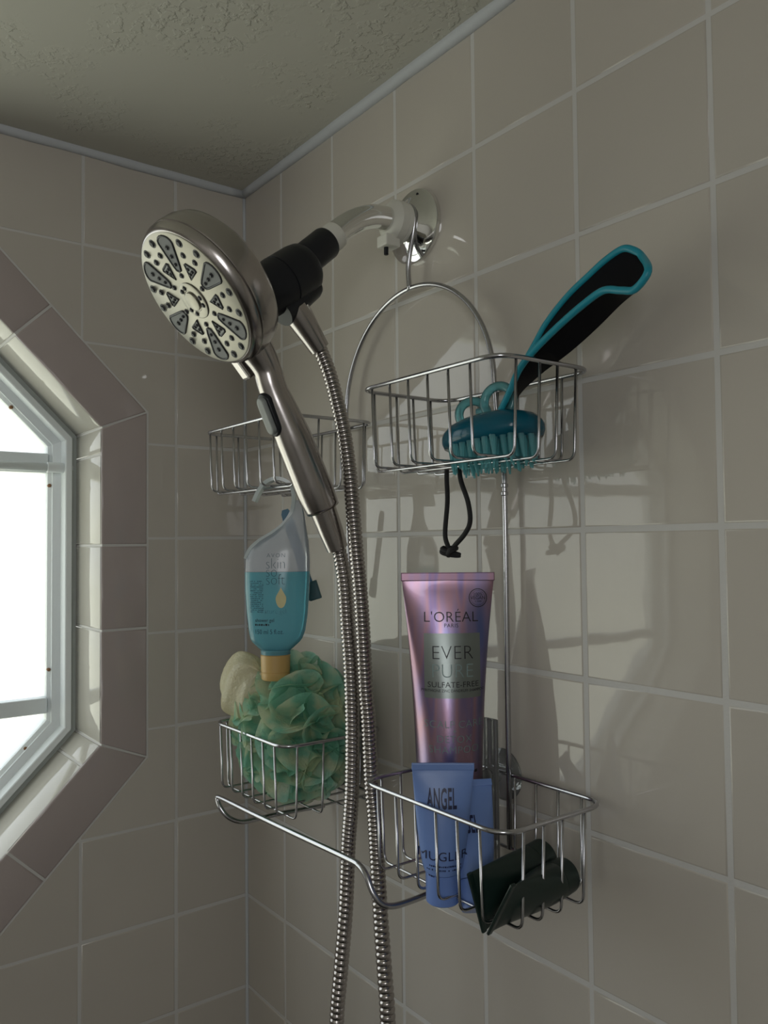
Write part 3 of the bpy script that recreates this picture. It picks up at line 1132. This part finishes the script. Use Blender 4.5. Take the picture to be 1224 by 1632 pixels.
def squeeze_tube(name, M, H, w, rc, cap_h, m, mcap, crimp=0.008, bulge=1.0, ex=0.85):
    """local frame: z up from the cap (z=0) to the crimp (z=H), width along x, front -y"""
    root = empty(name, M)

    def half_w(z):
        t = max(0, min(1, (z - cap_h) / (H - cap_h)))
        return rc * 1.02 + (w / 2 - rc * 1.02) * (t ** ex)

    def half_d(z):
        t = max(0, min(1, (z - cap_h) / (H - crimp - cap_h)))
        return 0.0007 + (rc * 1.02 - 0.0007) * (1 - t ** 2.1) * bulge

    def surf(x, z, lift=0.00035):
        a, b = half_w(z), half_d(z)
        q = max(0.0, 1 - (x / a) ** 2)
        return (x, -(b * q ** 0.6 + lift), z)
    v, f = [], []
    n = 48
    nz = 40
    zs = [cap_h + 0.0004] + [cap_h + (H - cap_h) * i / nz for i in range(1, nz + 1)]
    for z in zs:
        a, b = half_w(z), half_d(z)
        for k_ in range(n):
            th = 2 * PI * k_ / n
            c, s_ = math.cos(th), math.sin(th)
            v.append((a * c, -b * math.copysign(abs(s_) ** 1.2, s_), z))
    for i in range(len(zs) - 1):
        for k_ in range(n):
            k2 = (k_ + 1) % n
            f.append((i * n + k_, i * n + k2, (i + 1) * n + k2, (i + 1) * n + k_))
    f.append(tuple(range(n))[::-1]); f.append(tuple((len(zs) - 1) * n + q for q in range(n)))
    body = mesh('tube_body', v, f, m, root)
    fix_normals(body); sharp(body)
    # crimped flat end
    cr = box('crimp', (-w / 2, -0.0011, H - crimp), (w / 2, 0.0011, H), m, root, bev=0.0008)
    lathe('cap', (0, 0, 0), (0, 0, 1), [(0, rc * 0.90), (0.0008, rc * 0.96), (cap_h * 0.9, rc), (cap_h, rc * 0.99)], mcap, root, seg=40)
    return root, body, surf


CR = Vector((0.6010, 0.7991, -0.0103))      # horizontal direction the tubes' fronts are turned along

# tall pink tube
top = Vector((0.4350, -0.0473, -0.0322)); bot = Vector((0.4310, -0.0450, -0.2555))
H = (top - bot).length
M = basis(bot, CR, top - bot)
pink, body, surf = squeeze_tube('shampoo_tube', M, H, 0.0745, 0.0252, 0.028, HOLO, HOLO, crimp=0.0068, ex=2.0)
tag(pink, 'tall shiny pink and violet shampoo tube standing in the lower right basket', 'tube')
S = 0.0745 / 149                             # metres per photo pixel at this tube


def pz(py): return H - (py - 914) * S


def px_(px, py): return (px - (715.5 + (py - 914) * 0.0145)) * S


a, b = px_(676, 1010), px_(768, 1010)
pv, pf = [], []
for i in range(13):
    for j in range(9):
        pv.append(surf(px_(678 + 88 * i / 12, 1060), pz(1008 + 98 * j / 8), 0.0002))
for i in range(12):
    for j in range(8):
        pf.append((i * 9 + j, (i + 1) * 9 + j, (i + 1) * 9 + j + 1, i * 9 + j + 1))
mesh('print_panel', pv, pf, PANELI, body)
print_on(body, 'lettering', "L'ORÉAL", 0.0114, px_(719.5, 985), pz(990.5), surf, INK, -0.0001, 1.0, 1.02)
print_on(body, 'lettering', "PARIS", 0.0042, px_(720, 996), pz(998.8), surf, INK, 0, 1.0, 1.12)
print_on(body, 'lettering', "EVER", 0.0153, px_(721.5, 1036), pz(1047.5), surf, INK, -0.0003, 0.98, 1.03)
print_on(body, 'lettering', "PURE", 0.0153, px_(721.5, 1064), pz(1075), surf, INKF, -0.0003, 0.93, 1.03)
print_on(body, 'lettering', "SULFATE-FREE", 0.0060, px_(723, 1086), pz(1089.5), surf, INK, 0, 1.04, 1.03)
print_on(body, 'lettering', "PYRITHIONE ZINC DANDRUFF SHAMPOO", 0.0030, px_(723, 1094), pz(1096.5), surf, INK, 0, 0.88, 1.0)
print_on(body, 'lettering', "SCALP CARE", 0.0078, px_(724, 1145), pz(1150), surf, INKF, -0.0001, 1.02, 1.05)
print_on(body, 'lettering', "+", 0.0060, px_(724, 1158), pz(1159), surf, INKF)
print_on(body, 'lettering', "DETOX", 0.0078, px_(724, 1167), pz(1172), surf, INKF, -0.0001, 1.02, 1.05)
print_on(body, 'lettering', "SHAMPOO", 0.0078, px_(724, 1182), pz(1188), surf, INKF, -0.0001, 1.02, 1.05)
dashes(body, 'small_print', 20, 0.0022, px_(694, 1216), px_(760, 1216), pz(1220), surf, INK, 4)
cxv, czv = px_(763, 954), pz(954)
for rr, tk in ((0.0070, 0.0003), (0.0057, 0.0001)):
    rv, rf_ = [], []
    for i in range(40):
        an = 2 * PI * i / 40
        rv.append(surf(cxv + math.cos(an) * (rr - tk), czv + math.sin(an) * (rr - tk)))
        rv.append(surf(cxv + math.cos(an) * (rr + tk), czv + math.sin(an) * (rr + tk)))
    for i in range(40):
        j = (i + 1) % 40
        rf_.append((2 * i, 2 * i + 1, 2 * j + 1, 2 * j))
    mesh('badge_ring', rv, rf_, INK, body, smooth=False)
print_on(body, 'lettering', "100%", 0.0036, cxv, czv + 0.0016, surf, INK, 0, 0.95)
print_on(body, 'lettering', "VEGAN", 0.0038, cxv, czv - 0.0012, surf, INK, 0, 0.95)
dashes(body, 'small_print', 6, 0.0009, cxv - 0.0030, cxv + 0.0030, czv - 0.0030, surf, INK, 8)

# two blue tubes
top = Vector((0.4801, -0.0938, -0.1650)); bot = Vector((0.4770, -0.0930, -0.2625))
Hb = (top - bot).length
SB = 0.583 / 1306.9
WB = 100 * SB
blue, body, surf = squeeze_tube('lotion_tube', basis(bot, CR, top - bot), Hb, WB, 0.0123, 0.0215, BLUET, BLUEC, crimp=0.0052, ex=0.58)
tag(blue, 'pale blue squeeze tube with black lettering, nearer one facing front', 'tube')


def bz(py): return Hb - (py - 1216) * SB


print_on(body, 'lettering', "ANGEL", 0.0192, -0.0012, bz(1283), surf, INKB, 0.0004, 0.33, 1.06)
print_on(body, 'lettering', "MUGLER", 0.0088, -0.0004, bz(1361), surf, INKB, 0, 1.02, 1.06)
dashes(body, 'small_print', 20, 0.0012, -0.0118, 0.0118, bz(1371), surf, INKB, 2)
dashes(body, 'small_print', 20, 0.0012, -0.0118, 0.0112, bz(1377), surf, INKB, 3)
dashes(body, 'small_print', 5, 0.0012, -0.0105, -0.0060, bz(1388), surf, INKB, 5)

top = Vector((0.4680, -0.0620, -0.2080)); bot = Vector((0.4985, -0.0790, -0.2660))
top = bot + (top - bot).normalized() * 0.0900
blue2, body, surf = squeeze_tube('lotion_tube', basis(bot, CR + Vector((0, 0, -0.12)), top - bot), 0.0900, 0.0460, 0.0120, 0.020, BLUET, BLUEC, crimp=0.0052, ex=0.58)
tag(blue2, 'pale blue squeeze tube leaning half hidden behind the other blue tube', 'tube')
print_on(body, 'lettering', "ANGEL", 0.0180, -0.003, 0.050, surf, INKB, 0.0004, 0.33, 1.06)

# two dark green tubes lying in the basket
capA, crA = Vector((0.5175, -0.0310, -0.2330)), Vector((0.5215, -0.1020, -0.2465))
gA, body, surf = squeeze_tube('hair_product_tube', basis(capA, (0.15, 0.0, -1.0), crA - capA), 0.0740, 0.0400, 0.0125, 0.014, GREENT, GREENT, crimp=0.004)
tag(gA, 'dark green glossy tube lying on its side with faint gold print', 'tube')
for kk in range(6):
    dashes(body, 'small_print', 8, 0.0006, -0.004, 0.004, 0.0200 + kk * 0.0013, surf, GOLD, 20 + kk)
capB, crB = Vector((0.5385, -0.0330, -0.2400)), Vector((0.5455, -0.1040, -0.2425))
gB, body, surf = squeeze_tube('hair_product_tube', basis(capB, (-0.50, 0.0, -0.87), crB - capB), 0.0725, 0.0440, 0.0125, 0.014, GREENT, GREENT, crimp=0.004)
tag(gB, 'dark green tube lying against the right side of the basket', 'tube')

# ---------------------------------------------------------------- hanging gel bottle
bo = Vector((0.2387, -0.0902, -0.1090))
M = basis(bo, CR, (0, 0, 1))
bottle = empty('shower_gel_bottle', M)
tag(bottle, 'upside-down clear bottle of blue shower gel hanging by its hook', 'bottle')
prow = [(0.0, -0.0161, 0.0119, 0.009), (0.0035, -0.0197, 0.0161, 0.011), (0.0095, -0.0257, 0.0227, 0.0130), (0.0185, -0.0275, 0.0263, 0.0145), (0.0334, -0.0292, 0.0286, 0.015), (0.0573, -0.031, 0.0304, 0.0155), (0.074, -0.031, 0.031, 0.0155), (0.0871, -0.0304, 0.031, 0.015), (0.0961, -0.0257, 0.0304, 0.014), (0.1039, -0.0173, 0.0298, 0.012), (0.111, -0.0054, 0.0286, 0.01), (0.1182, 0.0036, 0.0275, 0.008), (0.1277, 0.0107, 0.0263, 0.006), (0.1361, 0.0137, 0.0245, 0.004), (0.1426, 0.0137, 0.0221, 0.003)]


def prow_at(z):
    for i in range(len(prow) - 1):
        if prow[i][0] <= z <= prow[i + 1][0]:
            t = (z - prow[i][0]) / (prow[i + 1][0] - prow[i][0])
            return [prow[i][q] + (prow[i + 1][q] - prow[i][q]) * t for q in (1, 2, 3)]
    return prow[-1][1:]


def bottle_part(name, z0, z1, m, ins=0.0):
    zs = [z0 + (z1 - z0) * i / 28 for i in range(29)]
    v, f = [], []
    n = 40
    for z in zs:
        l, r, d_ = prow_at(z)
        c, a = (l + r) / 2, (r - l) / 2 - ins
        d_ -= ins
        for q in range(n):
            th = 2 * PI * q / n
            cc, ss = math.cos(th), math.sin(th)
            v.append((c + a * math.copysign(abs(cc) ** 0.85, cc), d_ * math.copysign(abs(ss) ** 0.85, ss), z))
    for i in range(28):
        for q in range(n):
            q2 = (q + 1) % n
            f.append((i * n + q, i * n + q2, (i + 1) * n + q2, (i + 1) * n + q))
    f.append(tuple(range(n))[::-1]); f.append(tuple(28 * n + q for q in range(n)))
    o = mesh(name, v, f, m, bottle)
    fix_normals(o); sharp(o, 60)
    return o


gelp = bottle_part('gel', 0.0, 0.0745, GEL)
clearp = bottle_part('clear_shell', 0.0747, 0.1426, CLEARB)
lathe('neck', (-0.0021, 0, -0.0035), (0, 0, 1), [(0, 0.0140), (0.0035, 0.0143), (0.0045, 0.0135)], GEL, bottle, seg=36)
lathe('cap', (-0.0024, 0, -0.0275), (0, 0, 1), [(0, 0.0125), (0.0012, 0.0134), (0.007, 0.0136), (0.0073, 0.0132), (0.0078, 0.0132), (0.0081, 0.0137), (0.023, 0.0140), (0.024, 0.0132)], GOLDC, bottle, seg=40)
# S-shaped hook: thickened edge running up the left shoulder, over the basket wires
hk = catmull([(-0.0300, 0.087), (-0.0257, 0.0961), (-0.0173, 0.1039), (-0.0054, 0.111), (0.0036, 0.1182), (0.0107, 0.1277), (0.0140, 0.1370), (0.0135, 0.1460), (0.0110, 0.1540)], 6) if False else None
hook_pts = catmull([(-0.0300, 0, 0.087), (-0.0257, 0, 0.0961), (-0.0173, 0, 0.1039), (-0.0054, 0, 0.111), (0.0046, 0, 0.1182), (0.0122, 0, 0.1277), (0.0155, 0, 0.1370), (0.0160, 0, 0.1480), (0.0125, 0, 0.1585), (0.0012, 0, 0.1632), (-0.0095, 0, 0.1600), (-0.0165, 0, 0.1520), (-0.0215, 0, 0.1415)], 6)


def ribbon(name, pts, wide, thick, m, parent, yc=0.0):
    v, f = [], []
    n = len(pts)
    for i, p in enumerate(pts):
        t = (pts[min(i + 1, n - 1)] - pts[max(i - 1, 0)]).normalized()
        nn = Vector((t.z, 0, -t.x))
        wd = wide(i / (n - 1))
        for sy, sn in ((-1, -1), (-1, 1), (1, 1), (1, -1)):
            v.append(p + Vector((0, sy * wd / 2 + yc, 0)) + nn * sn * thick / 2)
    for i in range(n - 1):
        for q in range(4):
            q2 = (q + 1) % 4
            f.append((i * 4 + q, i * 4 + q2, i * 4 + 4 + q2, i * 4 + 4 + q))
    f.append((0, 1, 2, 3)); f.append(tuple((n - 1) * 4 + q for q in range(4)))
    o = mesh(name, v, f, m, parent, smooth=False)
    return fix_normals(o)


ribbon('hook', hook_pts, lambda t: 0.010 + 0.008 * min(1, max(0, (t - 0.45) * 3)), 0.0034, HOOKP, bottle)


def bsurf(x, z, lift=0.0004):
    l, r, d_ = prow_at(z)
    c, a_ = (l + r) / 2, (r - l) / 2
    q = max(0.0, 1 - abs((x - c) / a_) ** (2 / 0.85)) ** (0.85 / 2)
    return (x, -(d_ * q + lift), z)


SBT = 0.78 / 1306.9


def tz(py): return (1036 - py) * SBT


def tx_(px): return (px - 443) * SBT


print_on(clearp, 'lettering', "AVON", 0.0055, tx_(444), tz(888), bsurf, INKT, -0.0001, 1.0, 1.25)
print_on(clearp, 'lettering', "skin", 0.0150, tx_(427), tz(906), bsurf, INKT, -0.0004, 0.86, 0.95, 'LEFT')
print_on(gelp, 'lettering', "so", 0.0150, tx_(427), tz(918.5), bsurf, INKT, -0.0004, 0.86, 0.95, 'LEFT')
print_on(gelp, 'lettering', "soft", 0.0150, tx_(427), tz(931.0), bsurf, INKT, -0.0004, 0.86, 0.95, 'LEFT')
print_on(gelp, 'lettering', "nature gel", 0.0066, tx_(420), tz(976), bsurf, INKT, -0.0002, 0.9, 1.0, 'LEFT')
print_on(gelp, 'lettering', "shower gel", 0.0046, tx_(410), tz(989), bsurf, INK, 0, 0.9, 1.0, 'LEFT')
dashes(gelp, 'small_print', 10, 0.0020, tx_(410), tx_(434), tz(995), bsurf, INK, 12)
print_on(gelp, 'lettering', "150 ml 5 fl.oz.", 0.0062, tx_(409), tz(1008), bsurf, INKT, 0, 0.78, 1.0, 'LEFT')
for rr_ in range(17):
    dashes(gelp, 'small_print', 10, 0.0009, tx_(402), tx_(423), tz(926 + rr_ * 3.0), bsurf, INKT, 30 + rr_)
# gold drop emblem
dl = []
for i in range(30):
    an = 2 * PI * i / 30
    rx = 0.0050 * math.sin(an) * (1 - 0.95 * max(0, math.cos(an)) ** 1.1)
    rz = 0.0098 * math.cos(an) + 0.0
    dl.append((tx_(451.5) + rx, tz(951) + rz))
dv = [bsurf(x, z, 0.0005) for x, z in dl] + [bsurf(tx_(451.5), tz(954), 0.0005)]
mesh('drop_emblem', dv, [(i, (i + 1) % 30, 30) for i in range(30)], GOLD, gelp, smooth=False)

# dark blue flat handle behind the bottle
sa, sb = Vector((0.2044, -0.0612, 0.0267)), Vector((0.2182, -0.0370, -0.0644))
M = basis(sb, CR, sa - sb)
strap = empty('plastic_handle', M)
tag(strap, 'flat dark blue plastic handle hanging behind the gel bottle', 'handle')
L_ = (sa - sb).length
sv = []
prof = [(0, -0.0065, 0.0065), (0.012, -0.0060, 0.0045), (0.022, -0.005, 0.004), (L_ * 0.55, -0.0055, 0.005), (L_ * 0.85, -0.0060, 0.0050), (L_ - 0.004, -0.0055, 0.0040), (L_, -0.0035, 0.0025)]
for z, l, r in prof:
    for x, y in ((l, -0.0015), (r, -0.0015), (r, 0.0015), (l, 0.0015)): sv.append((x, y, z))
sf = [(0, 1, 2, 3), tuple(4 * (len(prof) - 1) + q for q in range(4))]
for i in range(len(prof) - 1):
    for q in range(4):
        q2 = (q + 1) % 4
        sf.append((i * 4 + q, i * 4 + q2, i * 4 + 4 + q2, i * 4 + 4 + q))
fix_normals(mesh('handle_strip', sv, sf, DBLUE, strap, smooth=False))
box('handle_end', (-0.004, -0.0025, -0.001), (0.0085, 0.0025, 0.018), mat('dark_teal_plastic', (0.01, 0.06, 0.07), 0.4), strap, bev=0.001)

# ---------------------------------------------------------------- mesh pouf and cream sponge
def ruffles(name, c, rad, n, m, seed, R=(0.026, 0.038), top_open=1.0):
    r = random.Random(seed)
    v, f = [], []
    for i in range(n):
        # fibonacci directions
        z = 1 - 2 * (i + 0.5) / n
        ph_ = i * 2.39996 + r.uniform(-0.3, 0.3)
        q = math.sqrt(max(0, 1 - z * z))
        dd = Vector((q * math.cos(ph_), q * math.sin(ph_), z))
        cen = Vector(c) + Vector((dd.x * rad[0], dd.y * rad[1], dd.z * rad[2])) * 0.50
        a = Vector((0, 0, 1)) if abs(dd.z) < 0.8 else Vector((1, 0, 0))
        e1 = (a - dd * a.dot(dd)).normalized(); e2 = dd.cross(e1)
        Rr = r.uniform(*R)
        w = r.choice((3, 4, 5)); w2 = r.choice((7, 9, 11))
        p1, p2, p3 = (r.uniform(0, 6.28) for _ in range(3))
        nu, nv = 88, 9
        b0 = len(v)
        for j in range(nv):
            s_ = 0.12 + 0.88 * j / (nv - 1)
            for k_ in range(nu):
                u = 2 * PI * k_ / nu
                amp = 0.0085 * s_ ** 1.6
                h = amp * math.sin(w * u + p1) + 0.0035 * s_ ** 2 * math.sin(w2 * u + p2) + 0.55 * Rr * s_ ** 1.8 * 0.9
                rr = Rr * s_ * (1 + 0.22 * math.sin(w * u + p3) * s_)
                p = cen + (e1 * math.cos(u + 0.25 * math.sin(w * u + p2)) + e2 * math.sin(u + 0.25 * math.sin(w * u + p2))) * rr + dd * h
                # keep it inside the pouf's outline
                qn = Vector(((p.x - c[0]) / rad[0], (p.y - c[1]) / rad[1], (p.z - c[2]) / rad[2]))
                L = qn.length
                if L > 1.0:
                    k2 = (1.0 + (L - 1.0) * 0.30) / L
                    p = Vector(c) + Vector((qn.x * rad[0], qn.y * rad[1], qn.z * rad[2])) * k2
                v.append(p)
        for j in range(nv - 1):
            for k_ in range(nu):
                k2 = (k_ + 1) % nu
                f.append((b0 + j * nu + k_, b0 + j * nu + k2, b0 + (j + 1) * nu + k2, b0 + (j + 1) * nu + k_))
    return mesh(name, v, f, m)


pouf = ruffles('bath_pouf', (0.2215, -0.0640, -0.1860), (0.0730, 0.0520, 0.0740), 36, POUF, 5, R=(0.032, 0.048))
tag(pouf, 'ruffled seafoam green mesh bath pouf stuffed in the lower left basket', 'pouf')

# cream mesh cloth folded behind the pouf
SPC = Vector((0.1900, -0.1000, -0.1490))
v, f = [], []
nu, nv = 40, 26
cen = SPC
for j in range(nv):
    for i in range(nu):
        u = 2 * PI * i / nu
        t = -1 + 2 * j / (nv - 1)
        rr = math.sqrt(max(0.0, 1 - abs(t) ** 2.6))
        x = 0.0310 * rr * math.cos(u) * (1 + 0.10 * math.sin(3 * t + 1))
        y = 0.0200 * rr * math.sin(u) + 0.002 * math.sin(5 * u + 4 * t)
        z = 0.0370 * t + 0.003 * math.sin(2 * u)
        q = Matrix.Rotation(math.radians(62), 3, 'Y') @ Vector((x, y, z))
        v.append(cen + q)
for j in range(nv - 1):
    for i in range(nu):
        i2 = (i + 1) % nu
        f.append((j * nu + i, j * nu + i2, (j + 1) * nu + i2, (j + 1) * nu + i))
sponge = fix_normals(mesh('bath_sponge', v, f, LOOFAH))
tag(sponge, 'cream coloured mesh sponge standing behind the green pouf', 'sponge')

# ---------------------------------------------------------------- hair brush with teal edging
BR = [(0.5094, -0.0620, 0.0832), (0.5202, -0.0620, 0.0974), (0.5297, -0.0620, 0.1114), (0.5434, -0.0620, 0.1220), (0.5660, -0.0620, 0.1344), (0.5872, -0.0620, 0.1440), (0.6032, -0.0620, 0.1489), (0.6164, -0.0620, 0.1456), (0.6265, -0.0620, 0.1438), (0.6332, -0.0620, 0.1462), (0.6360, -0.0620, 0.1523)]
BL = [(0.4987, -0.0480, 0.0882), (0.5105, -0.0480, 0.1049), (0.5214, -0.0480, 0.1190), (0.5319, -0.0480, 0.1306), (0.5439, -0.0480, 0.1440), (0.5627, -0.0480, 0.1579), (0.5815, -0.0480, 0.1674), (0.5944, -0.0480, 0.1734), (0.6077, -0.0480, 0.1769), (0.6161, -0.0480, 0.1736), (0.6224, -0.0480, 0.1674)]
BB = [(0.4965, -0.0360, 0.0848), (0.5052, -0.0360, 0.1001), (0.5264, -0.0360, 0.1119), (0.5430, -0.0360, 0.1184), (0.5600, -0.0360, 0.1257), (0.5789, -0.0360, 0.1355), (0.5944, -0.0360, 0.1446), (0.6033, -0.0360, 0.1490), (0.6096, -0.0360, 0.1515), (0.6135, -0.0360, 0.1538), (0.6164, -0.0360, 0.1595)]
brush = empty('hair_brush', (0.5094, -0.055, 0.085))
tag(brush, 'black hair brush handle edged in teal leaning out of upper right basket', 'hair brush')
cR, cL, cB = catmull(BR, 5), catmull(BL, 5), catmull(BB, 5)
v, f = [], []
n = len(cR)
for i in range(n):
    r_, l_, b_ = cR[i], cL[i], cB[i]
    up = (r_ - b_).cross(l_ - r_)
    mid_ = (r_ + l_) / 2 + (b_ - r_) * 0.18
    lo2 = b_ + (l_ - r_) * 0.45
    v += [r_, mid_, l_, lo2, b_]
for i in range(n - 1):
    for q in range(5):
        q2 = (q + 1) % 5
        f.append((i * 5 + q, i * 5 + q2, (i + 1) * 5 + q2, (i + 1) * 5 + q))
f.append((0, 1, 2, 3, 4)); f.append(tuple((n - 1) * 5 + q for q in range(5)))
hb = fix_normals(mesh('handle', v, f, BRUSHB, brush))
sharp(hb, 50)
edge = catmull(BR[:-2] + [BR[-1]] + BL[::-1], 6)
tube('teal_edging', edge, 0.0024, TEAL, brush, seg=12)
local_parent(brush)

# ---------------------------------------------------------------- scalp massager
mc = Vector((0.4960, -0.0560, 0.0720))
mz = Vector((-0.10, 0.03, 1.0))
M = basis(mc, (1, 0.10, 0.0), mz)
mas = empty('scalp_massager', M)
tag(mas, 'teal silicone scalp massager with long bristles and ring handles', 'scalp massager')
v, f = [], []
prof = [(0.0, -0.008), (0.96, -0.008), (1.0, -0.004), (1.0, 0.000), (0.97, 0.003), (0.86, 0.0075), (0.6, 0.0115), (0.3, 0.0130), (0.02, 0.0135)]
n = 48
for s_, z in prof:
    for k_ in range(n):
        th = 2 * PI * k_ / n
        v.append((0.0420 * s_ * math.cos(th), 0.0290 * s_ * math.sin(th) * (1 + 0.08 * math.cos(2 * th)), z))
for i in range(len(prof) - 1):
    for k_ in range(n):
        k2 = (k_ + 1) % n
        f.append((i * n + k_, i * n + k2, (i + 1) * n + k2, (i + 1) * n + k_))
f.append(tuple((len(prof) - 1) * n + q for q in range(n)))
base_m = fix_normals(mesh('base', v, f, AQUAD, mas))
rr = random.Random(3)
for iy in range(-3, 4):
    for ix in range(-5, 6):
        x, y = ix * 0.0070 + (0.0035 if iy % 2 else 0), iy * 0.0072
        if (x / 0.038) ** 2 + (y / 0.026) ** 2 > 1: continue
        ln = 0.020 + rr.uniform(-0.002, 0.004)
        lathe('bristle', (x, y, -0.007), (rr.uniform(-.08, .08), rr.uniform(-.08, .08), -1), [(0, 0.0024), (ln * 0.7, 0.0015), (ln, 0.0007)], AQUA, mas, seg=8)
for cx_, cy_, cz_, tilt, R_ in ((0.0080, 0.0, 0.0215, 0.25, 0.0115), (-0.0165, 0.0, 0.0165, 0.9, 0.0110)):
    ring = []
    Mr = Matrix.Translation((cx_, cy_, cz_)) @ Matrix.Rotation(tilt, 4, 'Z') @ Matrix.Rotation(PI / 2, 4, 'X')
    for k_ in range(32):
        th = 2 * PI * k_ / 32
        ring.append(Mr @ Vector((R_ * math.cos(th), R_ * math.sin(th), 0)))
    tube('ring_handle', ring, 0.0034, AQUA, mas, seg=12, closed=True)
box('handle_stem', (-0.012, -0.0035, 0.010), (-0.002, 0.0035, 0.020), AQUA, mas, bev=0.0015)

# ---------------------------------------------------------------- black cord loop
cord = empty('cord_loop', (0.458, -0.060, 0.046))
tag(cord, 'black cord loop with a knot hanging under the upper right basket', 'cord')
tube('cord', catmull([(0.4500, -0.060, 0.0480), (0.4498, -0.0600, 0.0400), (0.4502, -0.0600, 0.0229), (0.4470, -0.0600, -0.0013), (0.4500, -0.0600, -0.0110), (0.4535, -0.0600, -0.0160), (0.4580, -0.0600, -0.0110), (0.4696, -0.0600, -0.0020), (0.4755, -0.0600, 0.0073), (0.4735, -0.0600, 0.0218), (0.4663, -0.0600, 0.0374), (0.4640, -0.060, 0.0480)], 6), 0.0019, CORD, cord, seg=10)
kv = []
kr = random.Random(2)
kpts = [Vector((0.4527 + 0.0062 * math.sin(2.3 * t) , -0.0600 + 0.0040 * math.cos(3.1 * t), -0.0155 + 0.0030 * math.sin(1.7 * t + 1))) for t in [i * 0.28 for i in range(28)]]
tube('knot', catmull(kpts, 3), 0.0019, CORD, cord, seg=8)
local_parent(cord)

# ---------------------------------------------------------------- clear suction hook behind the tubes
sh = empty('suction_hook', (0.4470, 0, -0.1960))
tag(sh, 'clear plastic suction cup hook stuck to tiles behind the pink tube', 'hook')
lathe('suction_cup', (0.4470, -0.0008, -0.1960), (0, -1, 0), [(0, 0.0205), (0.0012, 0.0205), (0.0030, 0.016), (0.0050, 0.009), (0.0060, 0.005), (0.0100, 0.005), (0.0105, 0.003)], CLEARH, sh, seg=40)
box('hook_strip', (0.4390, -0.0150, -0.2720), (0.4530, -0.0115, -0.1500), CLEARH, sh, bev=0.001)
lathe('knob', (0.4455, -0.0150, -0.1950), (0, -1, 0), [(0, 0.0045), (0.002, 0.0055), (0.004, 0.0050), (0.0045, 0.003)], CLEARH, sh, seg=20)
local_parent(sh)
